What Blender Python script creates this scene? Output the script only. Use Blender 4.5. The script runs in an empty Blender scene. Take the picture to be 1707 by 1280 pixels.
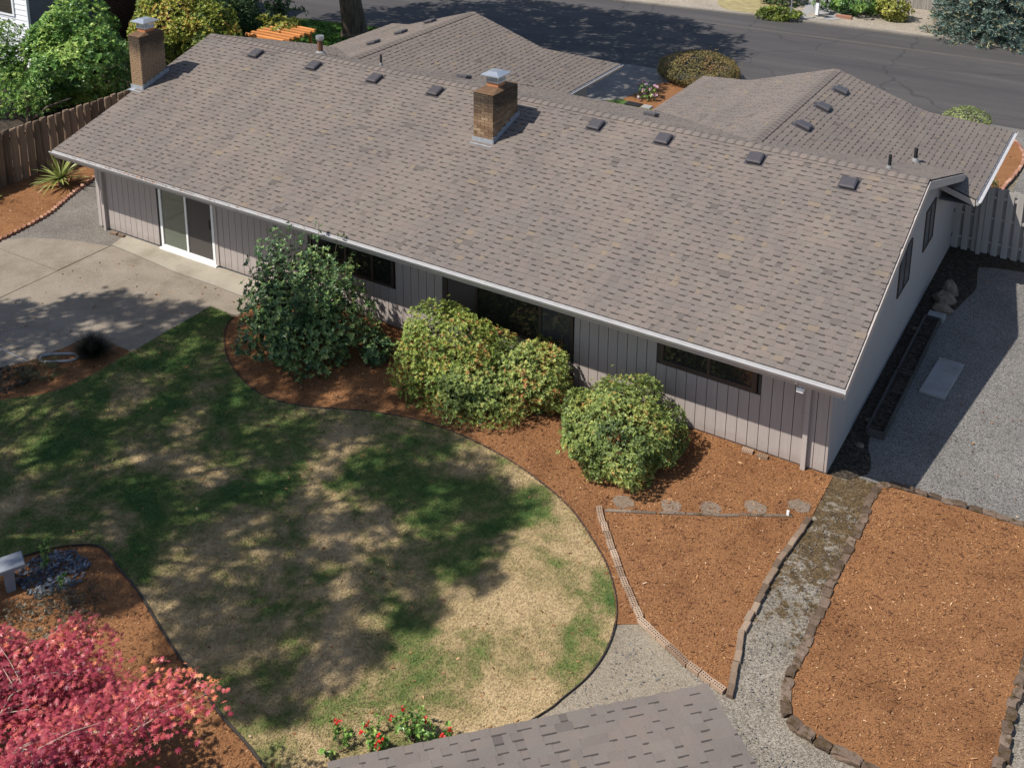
import bpy, math, random
import numpy as np
from mathutils import Matrix, Vector
random.seed(7); rng = np.random.default_rng(7)
S = bpy.context.scene
COL = S.collection
# ---------------------------------------------------------------- camera, sky, sun, exposure
CAMP = Vector((4.20945557, -17.45030073, 12.79432079))
CF = Vector((-0.4938079, 0.82684441, -0.26922496)); CR = Vector((0.85719104, 0.51491694, 0.00916887))
CU = Vector((-0.14620972, 0.22624956, 0.96303367))
cd = bpy.data.cameras.new('camera'); cam = bpy.data.objects.new('camera', cd); COL.objects.link(cam)
m = Matrix((CR, CU, -CF)).transposed().to_4x4(); m.translation = CAMP
cam.matrix_world = m
cd.sensor_width = 36.0; cd.sensor_fit = 'HORIZONTAL'; cd.lens = 1896.06 / 1707 * 36
cd.shift_x = -23.13 / 1707; cd.shift_y = -585.19 / 1707
cd.clip_start = 0.1; cd.clip_end = 2000
S.camera = cam
SUN = Vector((-0.44, -0.563, 1.0)).normalized()
SUN_EL = math.asin(SUN.z); SUN_ROT = math.atan2(SUN.x, SUN.y)
W = bpy.data.worlds.new('World'); S.world = W; W.use_nodes = True
nt = W.node_tree; bg = nt.nodes['Background']
sky = nt.nodes.new('ShaderNodeTexSky'); sky.sky_type = 'NISHITA'; sky.sun_disc = False
sky.sun_elevation = SUN_EL; sky.sun_rotation = SUN_ROT
nt.links.new(sky.outputs[0], bg.inputs[0]); bg.inputs[1].default_value = 0.11
sd = bpy.data.lights.new('sun', 'SUN'); sd.energy = 4.8; sd.angle = math.radians(0.53); sd.color = (1, .955, .88)
so = bpy.data.objects.new('sun', sd); COL.objects.link(so)
so.rotation_euler = (-SUN).to_track_quat('-Z', 'Y').to_euler(); so.location = (-20, -30, 40)
S.view_settings.view_transform = 'Standard'; S.view_settings.look = 'None'
S.view_settings.exposure = 0.37; S.view_settings.gamma = 1; S.view_settings.use_curve_mapping = False
S.render.engine = 'CYCLES'
S.cycles.max_bounces = 6; S.cycles.diffuse_bounces = 3; S.cycles.transparent_max_bounces = 8

# ---------------------------------------------------------------- materials
def srgb(r, g, b):
    f = lambda c: (c / 255 / 12.92) if c / 255 <= .04045 else ((c / 255 + .055) / 1.055) ** 2.4
    return (f(r), f(g), f(b), 1)
class N:
    def __init__(s, name):
        s.m = bpy.data.materials.new(name); s.m.use_nodes = True; s.t = s.m.node_tree
        s.b = s.t.nodes['Principled BSDF']; s.out = s.t.nodes['Material Output']
    def n(s, typ, **k):
        x = s.t.nodes.new('ShaderNode' + typ)
        for a, v in k.items(): setattr(x, a, v)
        return x
    def l(s, a, b): s.t.links.new(a, b)
    def pos(s): return s.n('NewGeometry').outputs['Position']
    def objc(s): return s.n('TexCoord').outputs['Object']
    def noise(s, vec, scale, detail=4, rough=.55, dist=0):
        x = s.n('TexNoise'); x.inputs['Scale'].default_value = scale; x.inputs['Detail'].default_value = detail
        x.inputs['Roughness'].default_value = rough; x.inputs['Distortion'].default_value = dist
        if vec is not None: s.l(vec, x.inputs['Vector'])
        return x.outputs['Fac']
    def stretch(s, vec, sc):
        x = s.n('Mapping'); x.inputs['Scale'].default_value = sc; s.l(vec, x.inputs['Vector']); return x.outputs[0]
    def ramp(s, fac, stops, interp='LINEAR'):
        x = s.n('ValToRGB'); x.color_ramp.interpolation = interp; e = x.color_ramp.elements
        while len(e) < len(stops): e.new(.5)
        for i, (p, c) in enumerate(stops):
            e[i].position = p; e[i].color = c if len(c) == 4 else (*c, 1)
        s.l(fac, x.inputs[0]); return x.outputs[0]
    def mix(s, fac, a, b, typ='MIX'):
        x = s.n('Mix', data_type='RGBA', blend_type=typ)
        for i, v in ((0, fac), (6, a), (7, b)):
            if isinstance(v, (int, float)): x.inputs[i].default_value = v
            elif isinstance(v, tuple): x.inputs[i].default_value = v if len(v) == 4 else (*v, 1)
            else: s.l(v, x.inputs[i])
        return x.outputs[2]
    def math(s, op, a, b=0.0, c=None):
        x = s.n('Math', operation=op)
        for i, v in enumerate((a, b) if c is None else (a, b, c)):
            if isinstance(v, (int, float)): x.inputs[i].default_value = v
            else: s.l(v, x.inputs[i])
        return x.outputs[0]
    def tone(s):
        x = s.n('Attribute'); x.attribute_name = 'tone'; return x.outputs['Fac']
    def rnd(s): return s.n('ObjectInfo').outputs['Random']
    def bump(s, h, strength=.4, dist=.01):
        x = s.n('Bump'); x.inputs['Strength'].default_value = strength; x.inputs['Distance'].default_value = dist
        s.l(h, x.inputs['Height']); s.l(x.outputs[0], s.b.inputs['Normal'])
    def fin(s, col, rough=.8, spec=.3, metal=0):
        if isinstance(col, tuple): s.b.inputs['Base Color'].default_value = col if len(col) == 4 else (*col, 1)
        else: s.l(col, s.b.inputs['Base Color'])
        s.b.inputs['Roughness'].default_value = rough; s.b.inputs['Specular IOR Level'].default_value = spec
        s.b.inputs['Metallic'].default_value = metal
        return s.m
def dark(c, k): return tuple(v * k for v in c[:3]) + (1,)
def speckle(name, c, var=.35, scale=14, fine=120, rough=.85, spec=.25, metal=0, bump=.25, obj_rand=0.0):
    k = N(name); p = k.objc()
    a = k.noise(p, scale, 5); b = k.noise(p, fine, 2)
    f = k.math('ADD', k.math('MULTIPLY', a, .6), k.math('MULTIPLY', b, .4))
    if obj_rand: f = k.math('ADD', f, k.math('MULTIPLY', k.math('SUBTRACT', k.rnd(), .5), obj_rand))
    col = k.ramp(f, [(.25, dark(c, 1 - var)), (.5, dark(c, 1)), (.75, dark(c, 1 + var))])
    if bump: k.bump(f, bump, .006)
    return k.fin(col, rough, spec, metal)
def mat_shingle():
    k = N('asphalt_shingle'); t = k.tone(); p = k.pos()
    base = k.ramp(t, [(.0, (.056, .049, .046)), (.09, (.066, .058, .054)), (.1, (.115, .100, .093)), (.17, (.126, .110, .102)), (.2, (.152, .131, .119)),
                      (.4, (.160, .141, .128)), (.6, (.171, .144, .130)), (.8, (.165, .147, .133)), (.88, (.178, .152, .135)), (.93, (.186, .155, .124)), (1, (.195, .158, .120))])
    g = k.noise(p, 160, 2, .7); big = k.noise(p, .55, 3)
    c = k.mix(1, base, k.ramp(g, [(.25, (.74, .74, .75)), (.5, (1, 1, 1)), (.78, (1.28, 1.27, 1.25))]), 'MULTIPLY')
    c = k.mix(1, c, k.ramp(big, [(.3, (.93, .93, .95)), (.7, (1.06, 1.05, 1.03))]), 'MULTIPLY')
    q = k.stretch(p, (1.1, .22, .3)); st = k.noise(q, 1.4, 5, .6)
    c = k.mix(1, c, k.ramp(st, [(.3, (.84, .82, .81)), (.5, (.97, .94, .91)), (.72, (1.04, .995, .95))]), 'MULTIPLY')
    k.bump(g, .35, .004)
    return k.fin(c, .9, .2)
def mat_leaf(name, stops, rough=.45, trans=.25, spec=.4):
    k = N(name); t = k.tone()
    c = k.ramp(t, stops); k.fin(c, rough, spec)
    tr = k.n('BsdfTranslucent'); k.l(c, tr.inputs[0]); mx = k.n('MixShader'); mx.inputs[0].default_value = trans
    k.l(k.b.outputs[0], mx.inputs[1]); k.l(tr.outputs[0], mx.inputs[2]); k.l(mx.outputs[0], k.out.inputs[0])
    return k.m
def lawn_mask(k):
    p = k.pos(); sx = k.n('SeparateXYZ'); k.l(p, sx.inputs[0])
    n = k.noise(p, .62, 4, .6, .6); n2 = k.noise(p, 3.2, 3, .6)
    f = k.math('ADD', k.math('MULTIPLY', n, .8), k.math('MULTIPLY', n2, .2))
    # greener away from the dry strip at the east end of the lawn
    g = k.math('MULTIPLY', k.math('ADD', sx.outputs[0], 6.0), -.018)
    return k.math('ADD', f, k.math('MINIMUM', k.math('MAXIMUM', g, -.025), .045)), p
def mat_lawn(grass):
    k = N('lawn_grass' if grass else 'lawn_turf'); f, p = lawn_mask(k)
    if grass: f = k.math('ADD', f, k.math('MULTIPLY', k.math('SUBTRACT', k.tone(), .5), .1))
    col = k.ramp(f, [(.38, (.46, .345, .195)), (.455, (.38, .285, .15)), (.505, (.25, .21, .095)), (.555, (.135, .165, .05)), (.63, (.07, .125, .034))])
    if grass:
        col = k.mix(1, col, k.ramp(k.tone(), [(0, (.76, .76, .76)), (.5, (1, 1, 1)), (1, (1.22, 1.2, 1.15))]), 'MULTIPLY')
        return k.fin(col, .7, .2)
    fine = k.noise(p, 45, 3, .7)
    col = k.mix(1, col, k.ramp(fine, [(.3, (.7, .7, .7)), (.7, (1.15, 1.15, 1.15))]), 'MULTIPLY')
    k.bump(fine, .6, .03)
    return k.fin(col, .95, .1)
def mat_mulch(chips):
    k = N('bark_chip' if chips else 'bark_mulch'); p = k.pos()
    big = k.noise(p, 1.1, 4, .6)
    if chips:
        col = k.ramp(k.tone(), [(0, (.10, .044, .024)), (.3, (.18, .083, .037)), (.62, (.255, .121, .052)), (.88, (.34, .178, .08)), (.97, (.45, .24, .115)), (1, (.58, .43, .28))])
    else:
        f = k.noise(p, 60, 3, .7)
        col = k.ramp(f, [(.28, (.11, .048, .026)), (.5, (.217, .101, .043)), (.72, (.32, .158, .068))]); k.bump(f, .6, .02)
    col = k.mix(1, col, k.ramp(big, [(.30, (.72, .68, .66)), (.48, (.98, .97, .96)), (.68, (1.1, 1.1, 1.08))]), 'MULTIPLY')
    return k.fin(col, .9, .15)
def mat_gravel(name, a, b, c, moss=False, scale=34):
    k = N(name); p = k.pos()
    v = k.n('TexVoronoi'); v.inputs['Scale'].default_value = scale; k.l(p, v.inputs['Vector'])
    sep = k.n('SeparateColor'); k.l(v.outputs['Color'], sep.inputs[0])
    col = k.ramp(sep.outputs[0], [(.05, a), (.5, b), (.95, c)])
    big = k.noise(p, .8, 5, .65); mid = k.noise(p, 7, 4, .7)
    col = k.mix(1, col, k.ramp(big, [(.3, (.8, .79, .78)), (.7, (1.12, 1.11, 1.09))]), 'MULTIPLY')
    if moss:
        sx = k.n('SeparateXYZ'); k.l(p, sx.inputs[0])
        msk = k.math('ADD', k.math('MULTIPLY', mid, .7), k.math('MULTIPLY', k.noise(p, 2.2, 4, .6), .5))
        lim = k.math('ADD', msk, k.math('MULTIPLY', k.math('MINIMUM', k.math('ADD', sx.outputs[1], 3.9), 1.75), .075))
        lim = k.math('SUBTRACT', lim, k.math('MULTIPLY', k.math('MAXIMUM', k.math('SUBTRACT', sx.outputs[0], 1.2), 0.0), .2))
        fac = k.ramp(lim, [(.62, (0, 0, 0)), (.70, (.95, .95, .95))])
        mc = k.ramp(k.math('ADD', k.math('MULTIPLY', k.noise(p, 30, 3), .6), k.math('MULTIPLY', k.noise(p, 5, 4, .7), .4)), [(.36, (.022, .016, .010)), (.5, (.075, .048, .02)), (.66, (.17, .115, .06))])
        col = k.mix(fac, col, mc)
    k.bump(v.outputs['Distance'], .7, .012)
    return k.fin(col, .9, .2)
def mat_concrete(name, c, agg=0.0, scale=70):
    k = N(name); p = k.pos()
    a = k.noise(p, 1.3, 5, .65); f = k.noise(p, scale, 3, .75)
    col = k.ramp(a, [(.28, tuple(v * w for v, w in zip(c, (.74, .72, .68)))), (.52, dark(c, 1)), (.75, dark(c, 1.14))])
    col = k.mix(1, col, k.ramp(f, [(.28, (1 - agg,) * 3), (.5, (1, 1, 1)), (.72, (1 + agg,) * 3)]), 'MULTIPLY')
    k.bump(f, .2 + agg * .4, .006)
    return k.fin(col, .85, .25)
def mat_asphalt():
    k = N('asphalt'); p = k.pos(); q = k.stretch(p, (.12, 1.2, 1))
    a = k.noise(q, .8, 4, .6); f = k.noise(p, 50, 3, .7)
    col = k.ramp(a, [(.3, (.045, .0415, .041)), (.55, (.060, .055, .0535)), (.75, (.078, .071, .067))])
    col = k.mix(1, col, k.ramp(f, [(.3, (.8,) * 3), (.7, (1.3,) * 3)]), 'MULTIPLY'); k.bump(f, .3, .005)
    wv = k.n('VectorMath', operation='ADD'); k.l(p, wv.inputs[0]); nz = k.n('TexNoise'); nz.inputs['Scale'].default_value = .9; k.l(p, nz.inputs['Vector']); k.l(nz.outputs['Color'], wv.inputs[1])
    v = k.n('TexVoronoi', feature='DISTANCE_TO_EDGE'); v.inputs['Scale'].default_value = .22; k.l(wv.outputs[0], v.inputs['Vector'])
    col = k.mix(k.ramp(v.outputs['Distance'], [(.0, (.6, .6, .6)), (.012, (0, 0, 0))]), col, (.02, .02, .02, 1))
    st = k.noise(p, .9, 3, .6); col = k.mix(k.ramp(st, [(.62, (0, 0, 0)), (.75, (.35, .35, .35))]), col, (.035, .033, .033, 1))
    return k.fin(col, .85, .3)
def mat_wood(name, c, rand=.3, axis=(1, 1, .08), scale=18, var=.4, rough=.8):
    k = N(name); p = k.stretch(k.objc(), axis)
    f = k.noise(p, scale, 4, .6)
    f = k.math('ADD', f, k.math('MULTIPLY', k.math('SUBTRACT', k.rnd(), .5), rand))
    col = k.ramp(f, [(.25, dark(c, 1 - var)), (.5, dark(c, 1)), (.75, dark(c, 1 + var))]); k.bump(f, .3, .008)
    return k.fin(col, rough, .2)
def mat_brick(name, stops, soot=None, moss=False):
    k = N(name); p = k.objc()
    f = k.math('ADD', k.math('MULTIPLY', k.noise(p, 40, 3), .45), k.math('MULTIPLY', k.rnd(), .55))
    col = k.ramp(f, stops)
    if soot:
        sx = k.n('SeparateXYZ'); k.l(k.pos(), sx.inputs[0])
        h = k.math('ADD', sx.outputs[2], k.math('MULTIPLY', k.noise(k.pos(), 3.5, 4, .7), .55))
        fac = k.ramp(k.math('MULTIPLY', k.math('SUBTRACT', h, soot), 1.6), [(.1, (0, 0, 0)), (.75, (.85, .85, .85))])
        col = k.mix(fac, col, (.045, .037, .03, 1))
    if moss:
        mf = k.ramp(k.noise(k.pos(), 9, 4, .7), [(.5, (0, 0, 0)), (.62, (.85, .85, .85))])
        col = k.mix(mf, col, (.055, .036, .014, 1))
    k.bump(k.noise(p, 60, 3), .4, .005)
    return k.fin(col, .9, .15)
def mat_glass(name, tint, rough=.02):
    k = N(name); k.fin(tint, rough, .75); k.b.inputs['IOR'].default_value = 1.5
    return k.m
M = {}
M['shingle'] = mat_shingle()
def mat_siding():
    k = N('painted_siding'); p = k.stretch(k.objc(), (1, 1, .05)); f = k.noise(p, 30, 4, .6)
    f = k.math('ADD', f, k.math('MULTIPLY', k.math('SUBTRACT', k.rnd(), .5), .12)); c = (.375, .325, .297)
    col = k.ramp(f, [(.25, dark(c, .92)), (.5, dark(c, 1)), (.75, dark(c, 1.07))])
    sx = k.n('SeparateXYZ'); k.l(k.pos(), sx.inputs[0])
    d = k.math('SUBTRACT', k.math('MULTIPLY', k.noise(k.pos(), 4.5, 5, .7), .5), sx.outputs[2])      # soil splashed up the foot of the boards
    col = k.mix(k.ramp(d, [(.0, (0, 0, 0)), (.3, (.5, .5, .5))]), col, (.20, .15, .12, 1))
    k.bump(f, .2, .004); return k.fin(col, .65, .25)
M['siding'] = mat_siding()
M['wall'] = mat_wood('painted_wall', (.34, .315, .305), .0, (1, 1, .1), 12, .07, .7)
M['trim'] = mat_wood('painted_trim', (.40, .35, .32), .05, (1, 1, .1), 12, .08, .6)
M['groove'] = speckle('groove', (.07, .06, .055), .1)
M['gutter'] = speckle('gutter_metal', (.40, .39, .39), .18, 6, 60, .4, .5, 0, .05)
M['soffit'] = speckle('soffit', (.25, .225, .21), .1)
M['whiteframe'] = speckle('white_vinyl', (.78, .78, .76), .05, 5, 40, .35, .5, 0, 0)
M['brownframe'] = speckle('brown_aluminium', (.06, .043, .035), .2, 8, 60, .45, .4, 0, 0)
M['glass_dark'] = mat_glass('window_glass', (.022, .021, .019))
M['glass_pale'] = mat_glass('pale_glass', (.14, .14, .15), .1)
M['glass_mid'] = mat_glass('mid_glass', (.05, .05, .052))
M['glass_reflection'] = mat_glass('door_glass_reflection_tint', (.115, .128, .10))  # base colour raised to paint in a greenish reflection and the floor inside
M['glass_screen'] = speckle('insect_screen', (.072, .062, .057), .15, 60, 300, .6, .35, 0, 0)
M['ventplastic'] = speckle('vent_plastic', (.062, .056, .061), .2, 6, 60, .45, .4, 0, .05)
M['ventbottom'] = speckle('vent_base', (.03, .03, .034), .2)
M['blackpipe'] = speckle('black_pipe', (.02, .02, .022), .2)
M['rust'] = speckle('rusty_pipe', (.16, .075, .045), .5, 12, 80, .7)
M['galv'] = speckle('galvanised_metal', (.55, .57, .6), .2, 9, 60, .32, .5, .75, .05)
M['flash'] = speckle('flashing_metal', (.34, .36, .39), .3, 10, 60, .45, .5, .3, .1)
M['chimbrick'] = mat_brick('chimney_brick', [(.2, (.13, .08, .048, 1)), (.5, (.24, .152, .092, 1)), (.8, (.33, .235, .15, 1))], 4.2)
M['mortar'] = mat_brick('mortar', [(.3, (.2, .17, .13, 1)), (.7, (.3, .26, .2, 1))], 4.2)
M['crown'] = speckle('chimney_crown', (.12, .07, .04), .6, 9, 60)
M['clay'] = speckle('clay_flue', (.42, .17, .08), .25)
M['concrete_pale'] = mat_concrete('pale_concrete', (.30, .265, .212), .14)
M['concrete_agg'] = mat_concrete('aggregate_concrete', (.218, .182, .142), .42, 60)
M['concrete_slab'] = mat_concrete('slab_concrete', (.27, .265, .26), .14)
M['driveway'] = mat_concrete('driveway_concrete', (.17, .16, .15), .25)
M['kerb'] = mat_concrete('kerb_concrete', (.20, .18, .155), .3)
M['lush'] = speckle('lush_lawn', (.06, .125, .02), .45, 2.2, 40, .9, .1)
M['softflash'] = speckle('dull_flashing', (.20, .20, .20), .3, 10, 60, .6, .4)
M['straw'] = speckle('dry_straw', (.27, .225, .115), .4, 3, 30, .9, .1)
M['foundation'] = mat_concrete('foundation_concrete', (.38, .35, .32), .2)
M['gravel_path'] = mat_gravel('gravel_path', (.105, .088, .068), (.20, .172, .138), (.325, .295, .25), True, 75)
M['gravel_dust'] = mat_gravel('dusty_gravel', (.17, .14, .105), (.26, .215, .16), (.34, .295, .23), False, 85)
M['gravel_yard'] = mat_gravel('gravel_yard', (.075, .07, .066), (.155, .145, .135), (.27, .255, .24), False, 75)
M['gravel_left'] = mat_gravel('gravel_left', (.09, .08, .07), (.165, .147, .128), (.26, .236, .21), False, 80)
M['soil'] = mat_gravel('dark_soil', (.02, .016, .012), (.04, .031, .022), (.075, .06, .045), False, 26)
M['earth'] = mat_gravel('bare_earth', (.10, .085, .06), (.16, .135, .095), (.22, .19, .14), False, 12)
M['river'] = mat_gravel('blue_grey_rock', (.035, .042, .055), (.085, .10, .125), (.20, .225, .265), False, 18)
M['verge'] = mat_gravel('pale_gravel', (.20, .17, .135), (.29, .25, .20), (.38, .335, .275), False, 40)
M['mulch'] = mat_mulch(False); M['chip'] = mat_mulch(True)
M['turf'] = mat_lawn(False); M['grass'] = mat_lawn(True)
M['asphalt'] = mat_asphalt()
M['seam'] = mat_concrete('road_seam', (.088, .078, .071), .2)
M['edging'] = speckle('black_edging', (.045, .036, .03), .3)
M['redbrick'] = mat_brick('red_brick', [(.2, (.16, .075, .05, 1)), (.5, (.30, .15, .10, 1)), (.8, (.42, .25, .18, 1))])
M['brownbrick'] = mat_brick('brown_edging_brick', [(.2, (.085, .058, .04, 1)), (.5, (.18, .125, .088, 1)), (.85, (.29, .215, .155, 1))])
M['corebrick'] = mat_brick('tan_brick', [(.2, (.16, .10, .065, 1)), (.5, (.31, .215, .15, 1)), (.85, (.44, .33, .24, 1))])
M['brickhole'] = speckle('brick_hole', (.03, .022, .018), .2)
M['oldblock'] = mat_brick('old_wall_block', [(.2, (.065, .045, .032, 1)), (.45, (.115, .08, .058, 1)), (.8, (.18, .13, .098, 1))], None, True)
M['edgestone'] = mat_brick('edging_concrete', [(.2, (.10, .075, .055, 1)), (.8, (.22, .17, .13, 1))], None, True)
M['stepstone'] = mat_concrete('stepping_stone', (.19, .145, .11), .35, 30)
M['rock'] = speckle('rock', (.17, .13, .10), .5, 7, 50, .9, .2, 0, .8)
M['fencewood'] = mat_wood('weathered_fence', (.155, .108, .075), .5, (1, 1, .06), 16, .5)
M['boardfence'] = mat_wood('painted_fence', (.33, .305, .28), .12, (1, 1, .06), 16, .14)
M['orangewood'] = mat_wood('orange_cedar', (.50, .20, .065), .3, (.08, 1, 1), 16, .3)
M['greyfence'] = mat_wood('grey_wood_fence', (.30, .27, .24), .3, (1, 1, .06), 16, .3)
M['benchstone'] = mat_concrete('bench_stone', (.22, .235, .265), .12)
M['timber'] = mat_wood('dark_timber', (.06, .055, .05), .3, (1, .06, 1), 16, .4)
M['whiteside'] = speckle('white_lap_siding', (.74, .75, .77), .05, 5, 40, .5, .4, 0, 0)
M['shadeside'] = speckle('shade_grey_wall', (.16, .165, .18), .15, 4, 60)  # grey paints in the shade on the house's side away from the sun
M['whitepaint'] = speckle('white_paint', (.78, .78, .78), .05, 5, 40, .5, .4, 0, 0)
M['darkbrick'] = mat_brick('dark_brick', [(.2, (.045, .022, .016, 1)), (.5, (.085, .045, .03, 1)), (.8, (.15, .085, .055, 1))])
M['bark'] = mat_wood('bark', (.11, .085, .065), .1, (1, 1, .12), 9, .55, .95)
M['twig'] = speckle('twig', (.12, .085, .06), .3, 10)
M['paletwig'] = speckle('pale_branch', (.36, .29, .23), .3, 10)
M['hose'] = speckle('grey_hose', (.30, .31, .32), .15, 8, 50, .5)
M['rubber'] = speckle('black_mat', (.014, .015, .017), .3)
M['steel'] = speckle('grey_post', (.30, .31, .33), .15, 8, 50, .5, .4, .4)
L3 = lambda *a: [(p, (*c, 1)) for p, c in a]
M['lf_rhodo'] = mat_leaf('rhododendron_leaf', L3((0, (.05, .08, .026)), (.28, (.13, .185, .05)), (.6, (.26, .33, .085)), (.88, (.40, .44, .115)), (.96, (.52, .42, .11)), (1, (.48, .20, .08))), .5)
M['lf_rhody'] = mat_leaf('yellow_green_leaf', L3((0, (.055, .085, .02)), (.3, (.14, .20, .04)), (.62, (.27, .34, .065)), (.86, (.42, .45, .09)), (.95, (.50, .36, .10)), (1, (.46, .19, .08))), .5)
M['lf_camel'] = mat_leaf('glossy_dark_leaf', L3((0, (.025, .048, .026)), (.45, (.06, .115, .05)), (.75, (.12, .21, .07)), (.95, (.22, .31, .09)), (1, (.30, .36, .12))), .42, .2, .4)
M['lf_fresh'] = mat_leaf('fresh_green_leaf', L3((0, (.045, .10, .025)), (.4, (.12, .24, .055)), (.75, (.24, .40, .09)), (1, (.46, .58, .16))), .36)
M['lf_hedge'] = mat_leaf('hedge_leaf', L3((0, (0.021, 0.042, 0.015)), (.5, (0.045, 0.090, 0.027)), (1, (0.120, 0.180, 0.053))))
M['lf_gold'] = mat_leaf('golden_leaf', L3((0, (.06, .09, .016)), (.35, (.17, .23, .035)), (.7, (.37, .40, .06)), (.92, (.52, .43, .08)), (1, (.46, .22, .07))), .5)
M['lf_yellow'] = mat_leaf('yellow_leaf', L3((0, (0.115, 0.138, 0.023)), (.5, (0.310, 0.322, 0.057)), (1, (0.575, 0.529, 0.149))))
M['lf_dome'] = mat_leaf('bronze_leaf', L3((0, (0.075, 0.068, 0.024)), (.5, (0.195, 0.165, 0.053)), (.85, (0.330, 0.225, 0.083)), (1, (0.420, 0.150, 0.083))), .55)
M['lf_pale'] = mat_leaf('pale_green_leaf', L3((0, (0.115, 0.149, 0.046)), (.5, (0.253, 0.310, 0.103)), (1, (0.414, 0.460, 0.184))), .55)
M['lf_maple'] = mat_leaf('red_maple_leaf', L3((0, (.11, .012, .03)), (.3, (.28, .03, .055)), (.55, (.48, .085, .105)), (.78, (.60, .15, .11)), (.93, (.68, .24, .08)), (1, (.72, .34, .18))), .42, .3)
M['lf_spruce'] = mat_leaf('blue_spruce_needles', L3((0, (.03, .055, .04)), (.45, (.10, .16, .13)), (.75, (.22, .30, .27)), (.9, (.33, .38, .32)), (1, (.36, .31, .15))), .6, .1)
M['lf_tree'] = mat_leaf('tree_leaf', L3((0, (0.020, 0.040, 0.012)), (.5, (0.050, 0.085, 0.022)), (1, (0.100, 0.140, 0.035))))
M['lf_yucca'] = mat_leaf('yucca_leaf', L3((0, (0.060, 0.090, 0.020)), (.5, (0.170, 0.220, 0.050)), (1, (0.360, 0.380, 0.120))), .4, .15)
M['lf_dry'] = mat_leaf('dry_weed', L3((0, (0.090, 0.070, 0.030)), (.5, (0.170, 0.150, 0.060)), (1, (0.160, 0.200, 0.060))))
M['lf_black'] = mat_leaf('black_grass', L3((0, (.014, .015, .011)), (.6, (.045, .045, .032)), (1, (.16, .14, .095))))
M['petal_red'] = mat_leaf('red_petal', L3((0, (.35, .01, .012)), (.6, (.62, .025, .022)), (1, (.75, .12, .07))), .5, .2)
M['petal_pink'] = mat_leaf('pink_petal', L3((0, (.62, .30, .42)), (.5, (.75, .52, .62)), (1, (.82, .78, .76))), .5, .2)
M['petal_orange'] = mat_leaf('yellow_petal', L3((0, (.75, .35, .02)), (1, (.85, .62, .05))), .5, .2)

# ---------------------------------------------------------------- object helpers
WM = {}
def reg(o, parent, mw):
    COL.objects.link(o)
    if parent is not None:
        o.parent = parent; o.matrix_parent_inverse = WM[parent.name].inverted()
    o.matrix_basis = mw; WM[o.name] = mw
    return o
def ob(name, me, mat, parent=None, mw=None, kind=None, label=None):
    o = bpy.data.objects.new(name, me)
    if mat is not None and len(me.materials) == 0: me.materials.append(mat)
    reg(o, parent, mw if mw is not None else Matrix.Identity(4))
    if kind: o['kind'] = kind
    if label: o['label'] = label
    return o
def tag(o, label, cat, group=None):
    o['label'] = label; o['category'] = cat
    if group: o['group'] = group
    return o
def thing(name, label, cat, loc=(0, 0, 0), group=None):
    o = bpy.data.objects.new(name, None); o.empty_display_size = .2
    reg(o, None, Matrix.Translation(loc)); return tag(o, label, cat, group)
def T(x, y, z, rz=0, rx=0, ry=0):
    return Matrix.Translation((x, y, z)) @ Matrix.Rotation(rz, 4, 'Z') @ Matrix.Rotation(ry, 4, 'Y') @ Matrix.Rotation(rx, 4, 'X')
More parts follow.
